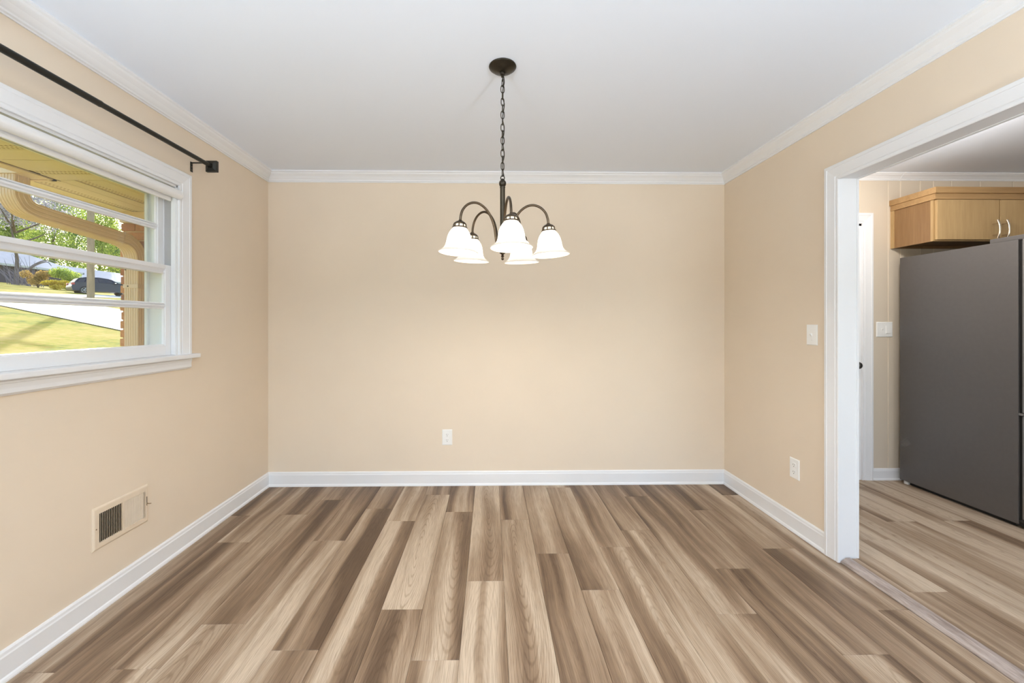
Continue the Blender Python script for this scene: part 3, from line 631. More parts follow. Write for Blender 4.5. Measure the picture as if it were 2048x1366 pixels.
for k in range(5):
    a = R(-10 + 72 * k); ca, sa = math.cos(a), math.sin(a)
    arm = cc(MB().tube([(r_ * ca, r_ * sa, Z(z_)) for r_, z_ in [(p.x, p.z) for p in spline([(r_, 0, z_) for r_, z_ in arm_p], 5)]], .0055, 12), 'arm')
    rot = Matrix.Rotation(a, 4, 'Z') @ Matrix.Rotation(-TILT, 4, 'Y'); loc = (RA * ca, RA * sa, Z(1.7115)); eu = rot.to_euler()
    if not proto:
        def mk(mb, nm, mt, sm=True): o = mb.build(nm, M[mt], arm, smooth=sm); o.location = loc; o.rotation_euler = eu; proto[nm] = o; return o
        q = MB().lathe([(0, .004), (.007, .004), (.009, .000), (.020, -.005), (.0265, -.011), (.0285, -.014), (.0285, -.0165), (.024, -.0165), (0, -.0160)], n=28)
        for i in range(9):                            # little posts of the pierced gallery
            t = 2 * math.pi * (i + .5) / 9; c_, s_ = math.cos(t), math.sin(t)
            q.tube([(.0262 * c_, .0262 * s_, -.016), (.0285 * c_, .0285 * s_, -.0285)], 0.0028, 6)
        q.lathe([(.0300, -.0275), (.0325, -.0275), (.0335, -.0300), (.0325, -.0325), (.0300, -.0325)], n=28)
        mk(q, 'socket_cup', 'bronze')
        mk(MB().lathe([(.024, -.0165), (.0255, -.029), (.0235, -.029)], n=28), 'socket_liner', 'liner')
        mk(MB().lathe([(r_, z_ - .030) for r_, z_ in glass + inner], n=48), 'glass_shade', 'shade', 'all')
        mk(MB().lathe([(0, -.022), (.012, -.024), (.014, -.040), (.022, -.056), (.026, -.070), (.023, -.084), (.012, -.094), (0, -.097)], n=20), 'bulb', 'bulb', 'all')
    else:
        for nm, o in proto.items(): share(o, nm, loc, arm, eu)
    lp = Vector((HX + RA * ca, HY + RA * sa, 1.7115)) + rot.to_3x3() @ Vector((0, 0, -.108))
    light('bulb_light', 'POINT', lp, None, 5.0, (1, .90, .77), shadow_soft_size=.03)

# ------------------------------------------------------------------ kitchen: refrigerator, cabinet, ceiling lamp
FX0, FX1, FY0, FY1 = 3.205, 4.115, 2.455, 3.180
fr = empty('refrigerator', (FX0, FY0, KF), 'tall dark grey refrigerator with stainless doors under the wall cabinet', 'refrigerator')
def fc(mb, name, mt='fridge', par=None, sm=False):
    o = mb.build(name, M[mt], smooth=sm); o.parent = par or fr
    if not par: o.matrix_parent_inverse = Matrix.Translation(-Vector(fr.location))
    return o
fc(MB().box(FX0, FX1, FY0, FY1, .047, 1.778, .004), 'body')
fc(MB().box(FX0 + .03, FX1 - .03, FY0 + .03, FY1 - .05, KF, .049), 'base', 'gasket')
fc(MB().box(FX0 + .012, FX1 - .012, FY0 - .018, FY0 + .002, .075, 1.770), 'door_gasket', 'gasket')
fc(MB().box(FX0 + .003, (FX0 + FX1) / 2 - .003, FY0 - .085, FY0 - .016, .725, 1.778, .006), 'door', 'steel')
fc(MB().box((FX0 + FX1) / 2 + .003, FX1 - .003, FY0 - .085, FY0 - .016, .725, 1.778, .006), 'door', 'steel')
fc(MB().box(FX0 + .003, FX1 - .003, FY0 - .085, FY0 - .016, .082, .706, .006), 'freezer_drawer', 'steel')
fc(MB().box(FX0 + .01, FX1 - .01, FY0 - .06, FY0 + .02, KF + .012, .072, .006), 'kick_grille', 'gasket')
fc(MB().box(FX0 + .001, FX0 + .06, FY0 - .055, FY0 + .0, .708, .722, .003), 'hinge', 'steel')
fc(MB().box(FX0 + .005, FX0 + .06, FY0 - .05, FY0 + .0, .060, .078, .003), 'hinge', 'gasket')
for xa in (FX0 + .02, FX1 - .15): fc(MB().box(xa, xa + .13, FY0 - .05, FY0 + .16, 1.778, 1.808, .005), 'hinge_cover', 'gasket' if False else 'fridge')
for xa in ((FX0 + FX1) / 2 - .05, (FX0 + FX1) / 2 + .05): fc(MB().tube([(xa, FY0 - .083, .82), (xa, FY0 - .13, .84), (xa, FY0 - .13, 1.55), (xa, FY0 - .083, 1.57)], .011, 12), 'door_handle', 'steel', sm=True)
fc(MB().tube([(FX0 + .1, FY0 - .083, .64), (FX0 + .12, FY0 - .13, .64), (FX1 - .12, FY0 - .13, .64), (FX1 - .1, FY0 - .083, .64)], .011, 12), 'drawer_handle', 'steel', sm=True)
fc(MB().add([(FX0 - .0006, 3.170, .335), (FX0 - .0006, 3.130, .310), (FX0 - .0006, 3.095, .345), (FX0 - .0006, 3.120, .385), (FX0 + .001, 3.170, .335), (FX0 + .001, 3.130, .310), (FX0 + .001, 3.095, .345), (FX0 + .001, 3.120, .385)],
             [(0, 1, 2, 3), (4, 5, 6, 7), (0, 1, 5, 4), (1, 2, 6, 5), (2, 3, 7, 6), (3, 0, 4, 7)]), 'tape_piece', 'tape')
fc(MB().tube([(FX0 + .03, FY1 - .03, KF), (FX0 + .03, FY1 - .03, .05)], .02, 14), 'foot', 'plastic', sm=True)

cb = empty('wall_cabinet', (3.185, 2.90, 1.863), 'maple two-door cabinet mounted above the refrigerator', 'cabinet')
def kc_(mb, name, mt='cabinet', par=None, sm=False):
    o = mb.build(name, M[mt], smooth=sm); o.parent = par or cb
    if not par: o.matrix_parent_inverse = Matrix.Translation(-Vector(cb.location))
    return o
CX0, CX1, CY0, CZ0, CZ1 = 3.190, 4.125, 2.922, 1.860, 2.165
kc_(MB().box(CX0 + .004, CX0 + .018, CY0 + .0195, D, CZ0 + .0005, CZ1 - .009).box(CX1 - .018, CX1 - .004, CY0 + .0195, D, CZ0 + .0005, CZ1 - .009).box(CX0 + .019, CX1 - .019, CY0 + .020, D - .013, CZ0 + .022, CZ0 + .036).box(CX0 + .019, CX1 - .019, CY0 + .020, D - .013, CZ1 - .020, CZ1 - .009).box(CX0 + .019, CX1 - .019, D - .012, D, CZ0 + .001, CZ1 - .009), 'body', 'cabside_shaded')
kc_(MB().box(CX0, CX0 + .04, CY0, CY0 + .019, CZ0, CZ1 - .009).box(CX1 - .04, CX1, CY0, CY0 + .019, CZ0, CZ1 - .009).box(CX0 + .04, CX1 - .04, CY0, CY0 + .019, CZ0, CZ0 + .03).box(CX0 + .04, CX1 - .04, CY0, CY0 + .019, CZ1 - .03, CZ1 - .009), 'face_frame')
kc_(MB().box(CX0 - .004, CX0 + .0035, D - .026, D, CZ0, CZ1 - .009), 'scribe_strip')
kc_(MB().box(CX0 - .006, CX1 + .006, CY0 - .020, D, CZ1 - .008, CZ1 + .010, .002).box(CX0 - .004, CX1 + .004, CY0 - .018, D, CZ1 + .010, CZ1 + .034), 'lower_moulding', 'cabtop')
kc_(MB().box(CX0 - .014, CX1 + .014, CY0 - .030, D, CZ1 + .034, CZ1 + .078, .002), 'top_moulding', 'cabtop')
for (xa, xb, hx) in ((CX0 + .004, 3.6515, 3.603), (3.6545, CX1 + .01, 3.672)):
    d_ = kc_(MB().box(xa + .004, xb, CY0 - .020, CY0 - .001, 1.868, 2.154, .002), 'door')
    q = MB().tube(spline([(hx, CY0 - .048, 1.874), (hx, CY0 - .058, 1.905), (hx, CY0 - .061, 1.938), (hx, CY0 - .058, 1.971), (hx, CY0 - .048, 2.002)], 6), .0066, 12)
    for zz in (1.898, 1.978): q.tube([(hx, CY0 - .019, zz), (hx, CY0 - .056, zz)], .0042, 10)
    h_ = q.build('handle', M['nickel'], smooth=True); h_.parent = d_
lmp = empty('ceiling_lamp', (2.50, 2.40, KCEIL), 'round white flush ceiling lamp in the kitchen', 'ceiling lamp')
MB().lathe([(0, 0), (.17, 0), (.175, -.012), (.165, -.025), (0, -.025)], n=36).build('lamp_base', M['plastic'], lmp, smooth=True)
MB().lathe([(.158, -.025), (.150, -.055), (.120, -.080), (.06, -.096), (0, -.100)], n=36).build('diffuser', M['diffuser'], lmp, smooth='all')
light('kitchen_lamp_light', 'POINT', (2.50, 2.40, KCEIL - .20), None, 19, (1, .96, .92), shadow_soft_size=.09)

# two uplighters added behind the camera, out of view, to brighten the ceiling
for (lx, ly, lab) in ((-1.22, -.95, 'white fill uplighter added out of view by the window wall'), (1.32, -.95, 'white fill uplighter added out of view by the kitchen wall')):
    fl = empty('fill_lamp', (lx, ly, 0), lab, 'fill lamp')
    MB().lathe([(0, 0), (.14, 0), (.14, .012), (.02, .03), (0, .03)], n=28).build('lamp_base', M['plastic'], fl, smooth=True)
    MB().tube([(0, 0, .02), (0, 0, 1.22)], .011, 14).build('pole', M['plastic'], fl, smooth=True)
    MB().lathe([(0, 1.20), (.04, 1.205), (.12, 1.245), (.175, 1.315), (.170, 1.317), (.116, 1.252), (.04, 1.215), (0, 1.212)], n=32).build('bowl_shade', M['plastic'], fl, smooth=True)
    light('fill_uplight', 'AREA', (lx, ly, 1.30), (0, 0, 1), 98, (.78, .89, 1), shape='DISK', size=.26)

# ------------------------------------------------------------------ outside: eave and brick wing
SZ = 2.116                                            # soffit height
XE, YE, XW, YW = -2.57, 2.485, -2.835, 3.195          # eave edges and brick face
ev = tag(MB().box(XE - .02, XWO + .1, YB - .3, YW + .3, SZ + .02, SZ + .12).box(XW - .02, XE, YE - .02, 4.2, SZ + .02, SZ + .12).build('eave', M['roof']), 'tan vented soffit and roof edge outside the window', 'eave', kind='structure')
def sp(x0, x1, y0, y1, name, mt, mitre=None, z0=SZ, z1=SZ + .012):
    return MB().box(x0, x1, y0, y1, z0, z1).build(name, M[mt], ev)
j = 2.18 - .335 * 12
while j < YE:
    y0, y1 = j, min(j + .335, YE); j += .335
    if y1 < -1: continue
    ys = y0 + .150                                    # slotted band in the middle of each board
    for (a, b, mt, nm) in ((y0 + .004, min(ys, y1), 'soffit', 'soffit_board'), (ys, min(ys + .062, y1), 'ventx', 'vent_strip'), (ys + .062, y1 - .001, 'soffit', 'soffit_board')):
        if b - a > .005:
            sp(XE, XWO, a, b, nm, mt, z0=SZ + (.003 if nm == 'vent_strip' else 0))
    sp(XE, XWO, y1 - .0, y1 + .004, 'soffit_seam', 'gap', z0=SZ + .005)
xs = [XW, -2.735, -2.665, -2.562, -2.47, -2.40, -2.30, -2.205, -2.135, -2.03, XWO]
for i in range(len(xs) - 1):
    v_ = i in (1, 4, 7)
    sp(xs[i] + .002, xs[i + 1] - .001, YE + .004, YW, 'vent_strip' if v_ else 'soffit_board', 'venty' if v_ else 'soffit', z0=SZ + (.004 if v_ else 0))
sp(XE - .022, XE, YB - .3, YE, 'fascia', 'fascia', z0=SZ - .008, z1=SZ + .12)
sp(XE, XE + .006, YB - .3, YE + .02, 'soffit_gap', 'gap', z0=SZ - .001, z1=SZ + .01)
sp(XW - .022, XE, YE - .02, YE + .002, 'fascia', 'fascia', z0=SZ - .008, z1=SZ + .12)
sp(XW - .022, XW, YE, 4.2, 'fascia', 'fascia', z0=SZ - .010, z1=SZ + .12)
# gutter trough along both eaves
gut = MB().sweep([(XE - .022, YB - .3, SZ), (XE - .022, YE - .13, SZ)], (0, 0, 1), [(0, .0), (.075, .0), (.10, .05), (.105, .11), (.10, .11), (.095, .05), (.072, .005), (0, .005)]).build('gutter', M['fascia']); gut.parent = ev
gut = MB().box(XW - .02, XE - .02, YE - .125, YE - .021, SZ - .004, SZ + .004).box(XW - .02, XE - .02, YE - .128, YE - .123, SZ - .004, SZ + .11).box(XW - .024, XW - .02, YE - .128, YE - .02, SZ - .004, SZ + .11).build('gutter', M['fascia']); gut.parent = ev

bw = tag(MB().box(XW + .022, XWO, YW + .008, YW + .30, -.6, SZ).build('wall_exterior', M['mortar']), 'rough brick wing wall outside the window with a downspout', 'wall', kind='structure')
MB().box(XW + .012, XWO, YW - .012, YW + .02, 2.035, SZ).build('frieze_board', M['fascia'], bw)
bmx = bmesh.new(); bmesh.ops.create_cube(bmx, size=1)
for v in bmx.verts: v.co = (v.co.x * .203, v.co.y * .092, v.co.z * .0575)
bmesh.ops.bevel(bmx, geom=bmx.edges[:], offset=.004, segments=1, affect='EDGES')
bme = bpy.data.meshes.new('brick'); bmx.to_mesh(bme); bmx.free(); bme.materials.append(M['brick'])
zz = 2.035 - .034; row = 0
while zz > -.55:
    xx = XW + .018 + (0 if row % 2 else 0); ph = 0 if row % 2 else 1
    widths = ([.098] if ph else []) + [.203] * 5
    for i, wd in enumerate(widths):
        if xx > XWO: break
        wd2 = min(wd, XWO - xx)
        if wd2 > .03:
            o = bpy.data.objects.new('brick', bme); C.objects.link(o); o.parent = bw
            o.location = (xx + wd2 / 2 + rnd.uniform(-.004, .004) - (.006 if i == 0 else 0), YW + .046 + rnd.uniform(-.003, .003), zz); o.scale = (wd2 / .203 * (1.06 if i == 0 else 1), 1, 1)
            if i == 0 and ph:                         # the corner brick turns back into the wing
                o.scale[1] = 2.1; o.location[1] = YW + .098
        xx += wd + .010
    zz -= .0677; row += 1

# downspout: gutter outlet, elbow, slanting run, elbow, straight drop along the bricks
ds = empty('downspout', (-2.638, 3.12, -.3), 'tan ribbed metal downspout bending down against the brick wing', 'downspout')
def spout(path, name, hw=.050, hd=.042, ribs=5):
    """rectangular ribbed section swept in a near-vertical plane; x stays the wide axis"""
    prof = []
    def side(a, b, n_):
        for i in range(n_):
            for f_, o_ in ((0, 0), (.32, 0), (.42, -.0035), (.9, -.0035)):
                t = (i + f_) / n_; prof.append((a, b, t, o_))
    cor = [(-hw, -hd), (hw, -hd), (hw, hd), (-hw, hd)]
    pr2 = []
    for e_ in range(4):
        a, b = Vector(cor[e_]), Vector(cor[(e_ + 1) % 4]); nrm_ = Vector((b - a).yx) ; nrm_ = Vector(((b - a).y, -(b - a).x)).normalized(); n_ = ribs if e_ % 2 == 0 else 3
        pr2.append(a + (b - a) * .06)
        for i in range(n_):
            for f_, o_ in ((.30, 0), (.40, -.003), (.60, -.003), (.70, 0)):
                pr2.append(a + (b - a) * (.08 + .84 * (i + f_) / n_) + nrm_ * o_)
        pr2.append(a + (b - a) * .94)
    V = []; F = []; n_ = len(pr2); path = [Vector(p) for p in path]
    for i, p in enumerate(path):
        t = (path[min(i + 1, len(path) - 1)] - path[max(i - 1, 0)]).normalized(); X_ = Vector((1, 0, 0)); X_ = (X_ - t * X_.dot(t)).normalized(); Y_ = X_.cross(t)
        V += [p + X_ * q.x + Y_ * -q.y for q in pr2]
    for i in range(len(path) - 1):
        for k_ in range(n_): F.append((i * n_ + k_, i * n_ + (k_ + 1) % n_, (i + 1) * n_ + (k_ + 1) % n_, (i + 1) * n_ + k_))
    F += [tuple(range(n_)), tuple(range((len(path) - 1) * n_, len(path) * n_))]
    return child(MB().add(V, F).build(name, M['spout'], smooth=True), ds)
top = (-2.735, 2.410); bot = (-2.638, 3.110)
def lerp(a, b, t): return a + (b - a) * t
e1 = [(top[0], top[1], 2.135), (top[0], top[1], 2.02), (top[0], top[1] + .006, 1.990), (top[0] + .002, top[1] + .030, 1.952), (top[0] + .006, top[1] + .070, 1.934), (top[0] + .011, top[1] + .12, 1.926)]
e2 = [(bot[0] - .012, bot[1] - .13, 1.872), (bot[0] - .008, bot[1] - .085, 1.862), (bot[0] - .003, bot[1] - .042, 1.832), (bot[0], bot[1] - .014, 1.785), (bot[0], bot[1], 1.71)]
spout(spline(e1, 4), 'upper_elbow', .052, .044)
spout([e1[-1], e2[0]], 'slanting_pipe')
spout(spline(e2, 4), 'lower_elbow', .052, .044)
spout([(bot[0], bot[1], 1.72), (bot[0], bot[1], -.30)], 'straight_pipe')
st_ = child(MB().box(bot[0] - .054, bot[0] + .054, bot[1] - .046, bot[1] + .046, 1.525, 1.553, .002).build('strap', M['spout']), ds)
for (x_, z_) in ((-.018, 1.539), (-.035, 1.66)): child(MB().lathe([(.005, 0), (.005, .003), (0, .0045)], (bot[0] + x_, bot[1] - .0455, z_), 10, Matrix.Rotation(R(90), 4, 'X')).build('screw', M['slot'], smooth=True), ds)
child(MB().lathe([(.005, 0), (.005, .003), (0, .0045)], (top[0] - .01, top[1] - .043, 2.06), 10, Matrix.Rotation(R(90), 4, 'X')).build('screw', M['slot'], smooth=True), ds)

# ------------------------------------------------------------------ outside: yard, street, neighbours
g = MB(); gx = [-1.95 - 2 * i for i in range(17)] + [-36, -48, -60, -72, -90, -120, -160, -200]; gy = [-70 + 12 * i for i in range(24)]
g.add([(x_, y_, gz(x_)) for x_ in gx for y_ in gy], [(i * 24 + j_, i * 24 + j_ + 1, (i + 1) * 24 + j_ + 1, (i + 1) * 24 + j_) for i in range(len(gx) - 1) for j_ in range(23)])
tag(g.build('ground', M['grass']), 'sunlit yellow-green lawn sloping up outside the window', 'lawn', kind='structure')
def strip(far, near, name, label):
    V = []; F = []; K = 6
    for i in range(len(far) - 1):
        for s_ in range(8):
            pass
    cols = []
    for i in range(len(far) - 1):
        for s_ in range(8 if i < len(far) - 2 else 9):
            t = s_ / 8; cols.append(((lerp(far[i][0], far[i + 1][0], t), lerp(far[i][1], far[i + 1][1], t)), (lerp(near[i][0], near[i + 1][0], t), lerp(near[i][1], near[i + 1][1], t))))
    for a, b in cols:
        A, B = ground(*a), ground(*b)
        for k_ in range(K + 1):
            p = A.lerp(B, k_ / K); V.append((p.x, p.y, gz(p.x) + .035))
    for i in range(len(cols) - 1):
        for k_ in range(K): F.append((i * (K + 1) + k_, i * (K + 1) + k_ + 1, (i + 1) * (K + 1) + k_ + 1, (i + 1) * (K + 1) + k_))
    n0 = len(V); V += [(x_, y_, z_ - .06) for x_, y_, z_ in V]; F += [tuple(q + n0 for q in f_[::-1]) for f_ in F]
    return tag(MB().add(V, F).build(name, M['concrete']), label, 'pavement', kind='structure')
strip([(-160, 577), (0, 584.5), (120, 589), (242, 591.5), (420, 596)], [(-160, 589), (0, 592), (120, 594.5), (242, 596.5), (420, 602)], 'street', 'pale street running past the neighbour\'s car')
strip([(-90, 596), (30, 597), (120, 599), (192, 612), (242, 620), (420, 650)], [(-90, 592 + 2), (30, 618), (120, 637), (192, 652), (242, 662.5), (420, 702)], 'driveway', 'pale concrete driveway crossing the lawn')

pb = ground(181.5, 604)
pl = empty('utility_pole', pb, 'tall round wooden utility pole standing in the lawn', 'pole')
MB().lathe([(.195, -.5), (.195, 0), (.19, 3), (.165, 9.6), (.10, 9.65), (0, 9.65)], n=20).build('shaft', M['pole'], pl, smooth=True)
MB().box(-1.1, 1.1, -.06, .06, 8.7, 8.82).build('crossarm', M['pole'], pl)
for x_ in (-1.0, -.45, .45, 1.0): MB().lathe([(.02, 8.82), (.05, 8.84), (.03, 8.90), (.05, 8.93), (0, 8.98)], (x_, 0, 0), 10).build('insulator', M['plastic'], pl, smooth=True)

# car: dark hatchback parked across the street, seen from its side
cpos = ground(204, 589.5); cpos2 = ground(171, 585.5)
axis = Vector((cpos.x - cpos2.x, cpos.y - cpos2.y, 0)).normalized()
CD_ = 38.5; dcar = ray(204, 589.0); cpos = dcar * CD_ + Vector((0, 0, CAMH)); cpos.z = gz(cpos.x) + .0
vdir = Vector((cpos.x, cpos.y)).normalized(); ang = math.atan2(vdir.x, -vdir.y) + R(14)
car = empty('parked_car', cpos, 'dark blue hatchback parked in front of the neighbour\'s house', 'car', rz=ang + R(180))
body = [(-2.15, .30), (-2.22, .62), (-2.12, .90), (-1.95, 1.02), (-1.25, 1.05), (1.0, .98), (1.75, .90), (2.12, .72), (2.18, .42), (2.10, .26), (1.72, .24), (1.62, .50), (1.38, .64), (1.14, .50), (1.04, .24), (-1.04, .24), (-1.14, .50), (-1.38, .64), (-1.62, .50), (-1.72, .26)]
def carpart(poly, name, mt, wb_, wt_, z0, z1):
    V = []; n_ = len(poly)
    for s_ in (-1, 1):
        for x_, z_ in poly: V.append((x_, s_ * lerp(wb_, wt_, max(0, min(1, (z_ - z0) / (z1 - z0)))), z_))
    return MB().add(V, [tuple(range(n_))[::-1], tuple(range(n_, 2 * n_))] + [(i, (i + 1) % n_, n_ + (i + 1) % n_, n_ + i) for i in range(n_)]).build(name, M[mt], car, smooth=True)
carpart(body, 'body', 'carpaint', .90, .86, .2, 1.05)
carpart([(-2.02, 1.01), (-1.72, 1.40), (-1.25, 1.52), (-.35, 1.56), (.35, 1.46), (1.18, .96)], 'cabin', 'carpaint', .85, .60, .98, 1.56)
for s_ in (-1, 1):
    for poly in ([(-1.30, 1.06), (-1.10, 1.40), (-.48, 1.47), (-.42, 1.04)], [(-.34, 1.04), (-.38, 1.47), (.28, 1.39), (.86, 1.02)], [(-1.80, 1.08), (-1.60, 1.36), (-1.22, 1.40), (-1.40, 1.07)]):
        V = [(x_, s_ * (lerp(.85, .60, (z_ - .98) / .58) + .006), z_) for x_, z_ in poly]
        MB().add(V + [(a, b - s_ * .02, c) for a, b, c in V], [(0, 1, 2, 3), (4, 5, 6, 7), (0, 1, 5, 4), (1, 2, 6, 5), (2, 3, 7, 6), (3, 0, 4, 7)]).build('side_window', M['carglass'], car)
    MB().box(.55, .78, s_ * .88, s_ * 1.02, .98, 1.10, .03).build('wing_mirror', M['carpaint'], car)
    MB().box(-2.20, -2.00, s_ * .62, s_ * .88, .78, .96, .02).build('tail_lamp', M['carlight'], car)
    for xw in (-1.38, 1.38):
        wh = MB().lathe([(.20, -.10), (.30, -.105), (.33, -.07), (.33, .07), (.30, .105), (.20, .10)], (xw, s_ * .80, .33), 24, Matrix.Rotation(R(90), 4, 'X')).build('wheel', M['tyre'], car, smooth=True)
        q = MB()
        for i in range(5):
            t = 2 * math.pi * i / 5; q.tube([(xw, s_ * .895, .33), (xw + .21 * math.cos(t), s_ * .895, .33 + .21 * math.sin(t))], .032, 6)
        q.tube([(xw + .215 * math.cos(2 * math.pi * i / 20), s_ * .89, .33 + .215 * math.sin(2 * math.pi * i / 20)) for i in range(20)], .02, 6, True)
        r_ = q.build('rim', M['alloy'], wh, smooth=True)
V = [(1.15, -.74, 1.0), (1.15, .74, 1.0), (.42, .60, 1.44), (.42, -.60, 1.44)]
MB().add([(a + .03, b, c + .02) for a, b, c in V] + [(a, b, c - .01) for a, b, c in V], [(0, 1, 2, 3), (4, 5, 6, 7), (0, 1, 5, 4), (1, 2, 6, 5), (2, 3, 7, 6), (3, 0, 4, 7)]).build('windscreen', M['carglass'], car)

# neighbour's house across the street: long low ranch with a projecting wing
HXF = -78.0; hb = gz(HXF) - .4
hs = empty('neighbour_house', (HXF, 80, hb), 'low ranch house with pale shingle roof behind the parked car', 'house')
def hc(mb, name, mt, par=None): o = mb.build(name, M[mt]); o.parent = par or hs; o.matrix_parent_inverse = Matrix.Translation(-Vector(hs.location)) if not par else Matrix.Identity(4); return o
ez = 9.75
hc(MB().box(HXF - 9, HXF, 70, 104, hb - .6, ez), 'wall', 'housewall')
hc(MB().box(HXF - 4, HXF + 8, 58, 70.5, hb - 1.0, ez), 'wing_wall', 'housewall')
def hip(x0, x1, y0, y1, z0, z1, inset):
    xm = (x0 + x1) / 2
    if (y1 - y0) > (x1 - x0): R0, R1 = (xm, y0 + inset, z1), (xm, y1 - inset, z1)
    else: R0, R1 = (x0 + inset, (y0 + y1) / 2, z1), (x1 - inset, (y0 + y1) / 2, z1)
    V = [(x0, y0, z0), (x1, y0, z0), (x1, y1, z0), (x0, y1, z0), R0, R1]
    F = [(0, 1, 4), (1, 2, 5, 4), (2, 3, 5), (3, 0, 4, 5)] if (y1 - y0) > (x1 - x0) else [(0, 1, 5, 4), (1, 2, 5), (2, 3, 4, 5), (3, 0, 4)]
    return MB().add(V, F + [(0, 3, 2, 1)])
hc(hip(HXF - 9.8, HXF + .8, 66, 105, ez, ez + 2.55, 5), 'roof', 'houseroof')
hc(hip(HXF - 8, HXF + 8.8, 57.2, 71.3, ez, ez + 3.3, 5.5), 'wing_roof', 'houseroof')
hc(MB().box(HXF + .7, HXF + .84, 71.2, 105, ez - .28, ez + .03), 'eave_board', 'eavetrim')
hc(MB().box(HXF - .8, HXF + 8.84, 71.2, 71.36, ez - .28, ez + .03).box(HXF + 8.7, HXF + 8.84, 57.2, 71.3, ez - .28, ez + .03), 'wing_eave_board', 'eavetrim')
for (y_, z_) in ((76, 8.2), (81, 8.2), (90, 8.2), (96, 8.2)):
    f_ = hc(MB().box(HXF - .02, HXF + .06, y_, y_ + 1.6, z_, z_ + 1.2), 'window', 'eavetrim')
    g_ = MB().box(HXF + .05, HXF + .08, y_ + .1, y_ + 1.5, z_ + .1, z_ + 1.1).build('pane', M['houseglass']); g_.parent = f_

# trees and shrubs, each with its own crown of leaves
def leaves(rs, n_, rad, lobes, size, flat=1.0):
    V = []; F = []
    L = [(Vector((rs.uniform(-.62, .62) * rad[0], rs.uniform(-.62, .62) * rad[1], rs.uniform(-.55, .6) * rad[2])), rs.uniform(.34, .56)) for _ in range(lobes)]
    for i in range(n_):
        c, s_ = L[i % lobes]
        d_ = Vector((rs.gauss(0, 1), rs.gauss(0, 1), rs.gauss(0, 1))).normalized() * (rs.random() ** .35)
        p = c + Vector((d_.x * rad[0] * s_, d_.y * rad[1] * s_, d_.z * rad[2] * s_))
        a = Vector((rs.gauss(0, 1), rs.gauss(0, 1), rs.gauss(0, .6))).normalized(); b = a.orthogonal().normalized(); b = Matrix.Rotation(rs.uniform(0, 6.28), 3, a) @ b; c2 = a.cross(b)
        q = size * rs.uniform(.6, 1.3); k_ = len(V)
        V += [p - b * q * .9, p + c2 * q * .42, p + b * q, p - c2 * q * .42]; F.append((k_, k_ + 1, k_ + 2, k_ + 3))
    return MB().add(V, F)
def tree(px, dist, h_, rad, leaf, label, name, seed, n_=5200, size=.42, group='trees behind the neighbour\'s house', lobes=16, cz=.52):
    rs = random.Random(seed); d_ = ray(px, CY); X_, Y_ = d_.x * dist, d_.y * dist
    e = empty(name, (X_, Y_, gz(X_)), label, 'tree', group)
    pts_ = [(0, 0, -.6), (rs.uniform(-.2, .2), rs.uniform(-.2, .2), h_ * .25), (rs.uniform(-.5, .5), rs.uniform(-.5, .5), h_ * .5), (rs.uniform(-.6, .6), rs.uniform(-.6, .6), h_ * .85)]
    q = MB().tube(spline(pts_, 5), [.35 * (1 - .85 * i / 15) * h_ / 18 for i in range(16)], 10)
    for i in range(7):
        t = 2 * math.pi * i / 7 + rs.random(); z_ = h_ * rs.uniform(.35, .6); rr_ = rs.uniform(.5, .85)
        q.tube([(0, 0, z_), (math.cos(t) * rad[0] * rr_ * .5, math.sin(t) * rad[1] * rr_ * .5, z_ + h_ * .10), (math.cos(t) * rad[0] * rr_, math.sin(t) * rad[1] * rr_, z_ + h_ * .22)], [.13, .09, .03], 6)
    q.build('trunk', M['bark'], e, smooth=True)
    c = leaves(rs, n_, rad, lobes, size).build('crown', M[leaf], e); c.location = (0, 0, h_ * cz); c['kind'] = 'stuff'
    return e
for (px, dist, h_, rx, leaf, label, sd_) in (
        (-84, 90, 26, 5.2, 'leaf_bright', 'bright green tree beyond the far end of the neighbour\'s projecting wing', 2),
        (28, 104, 26, 4.6, 'leaf_bright', 'yellow-green tree behind the neighbour\'s projecting wing', 1),
        (106, 95, 25.5, 4.8, 'leaf_bright', 'broad yellow-green tree behind the middle of the neighbour\'s roof', 3),
        (198, 106, 21.5, 4.4, 'leaf_bright', 'yellow-green tree beyond the parked car and the pole', 5),
        (-20, 122, 33, 6.0, 'leaf_dark', 'tall dark green tree between the two trees beside the projecting wing', 9),
        (64, 120, 32, 5.9, 'leaf_dark', 'tall dark green tree behind the valley of the neighbour\'s roofs', 10),
        (150, 121, 31, 5.9, 'leaf_dark', 'tall dark green tree behind the utility pole', 4),
        (234, 122, 20, 5.0, 'leaf_dark', 'low dark green tree next to the brick wing corner', 11)):
    tree(px, dist, h_, (rx, rx, h_ * .52), leaf, label, 'shade_tree', sd_, 10500, .27)
tree(30, 52, 12.0, (6.0, 6.0, 3.4), 'leaf_grey', 'grey leafed tree standing before the neighbour\'s house', 'ornamental_tree', 6, 8000, .15, None, cz=.86)
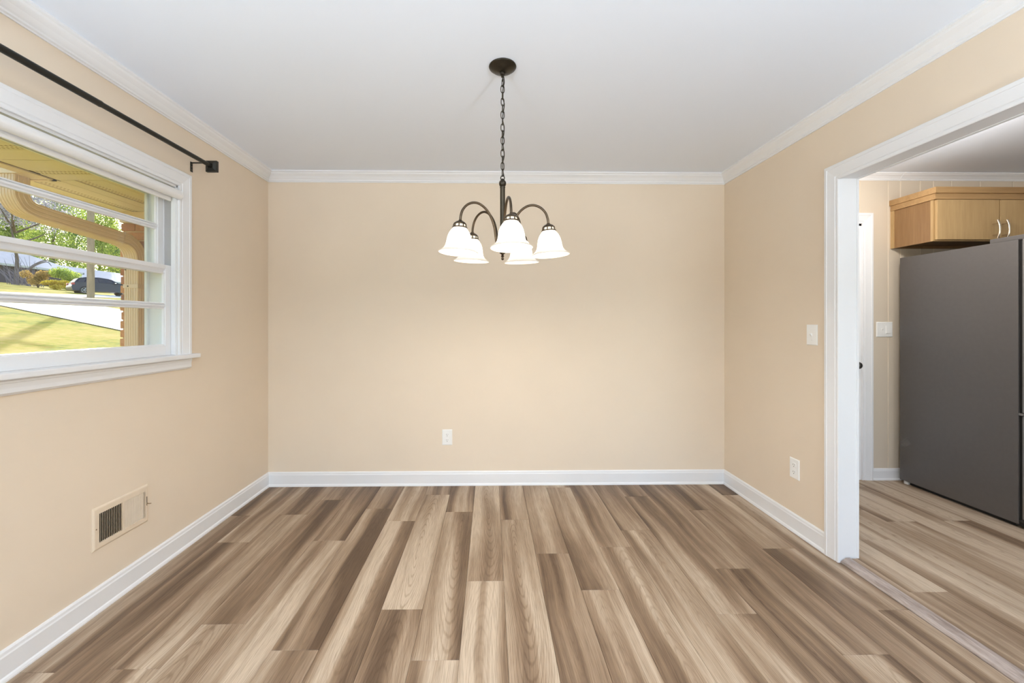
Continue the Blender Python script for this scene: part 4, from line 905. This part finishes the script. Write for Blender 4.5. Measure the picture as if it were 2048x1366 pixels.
# leaning bare branches at the far kerb
gb = ground(45, 571); bt = empty('bare_tree', gb, 'bare grey multi-stem tree leaning at the street edge', 'tree'); rs = random.Random(12)
q = MB()
rt = Vector(ray(0, 0)); side_ = Vector((math.cos(PSI), -math.sin(PSI), 0))
for i in range(44):
    L_ = rs.uniform(2.2, 4.6); lean = rs.uniform(-1.6, .35); b0 = side_ * rs.uniform(-1.6, 1.9)
    p0 = b0 + Vector((0, rs.uniform(-.6, .6), -.2)); p1 = p0 + side_ * lean * L_ * .35 + Vector((0, rs.uniform(-.3, .3), L_ * .5)); p2 = p1 + side_ * lean * L_ * .4 + Vector((0, rs.uniform(-.4, .4), L_ * .36))
    q.tube(spline([p0, p1, p2], 4), [.034 - .003 * j_ for j_ in range(9)], 6)
q.build('stems', M['twig'], bt, smooth=True)
q = MB()
for (a, b) in ((-.4, 3.4), (.2, 4.6)):
    q.tube(spline([Vector((0, 0, 1.2)), side_ * 1.2 + Vector((0, 0, 2.3 + a * .2)), side_ * 2.8 + Vector((0, 0, 2.9 + a * .3)), side_ * b + Vector((0, 0, 2.5 + a * .5))], 5), [.12 - .006 * j_ for j_ in range(16)], 7)
q.build('branch', M['twig'], bt, smooth=True)
def shrub(px, py, w_px, h_px, leaf, label, seed, n_=1500, dist=None):
    p = ground(px, py) if dist is None else Vector((ray(px, CY).x * dist, ray(px, CY).y * dist, 0)); p.z = gz(p.x)
    zc = p.x * math.sin(PSI) + p.y * math.cos(PSI); w_ = w_px * zc / FPX / 2; h_ = h_px * zc / FPX / 2
    rs = random.Random(seed); e = empty('shrub', p, label, 'shrub', None)
    q = MB()
    for i in range(6):
        t = 2 * math.pi * i / 6; q.tube([(0, 0, -.1), (math.cos(t) * w_ * .4, math.sin(t) * w_ * .4, h_ * 1.1)], [.04, .015], 5)
    q.build('stems', M['bark'], e)
    c = leaves(rs, n_, (w_, w_, h_), 10, .085 * zc / 40).build('foliage', M[leaf], e); c.location = (0, 0, h_ * .98); c['kind'] = 'stuff'
shrub(146, 582, 60, 44, 'leaf_bright', 'rounded bright green shrub beside the parked car', 21, 5200, 46)
shrub(110, 580, 40, 19, 'leaf_yellow', 'low golden yellow shrub in front of the green shrub', 22, 2800, 43)
shrub(76, 572, 42, 40, 'leaf_tan', 'tan and yellow shrub beside the bare tree', 23, 3600, 45)
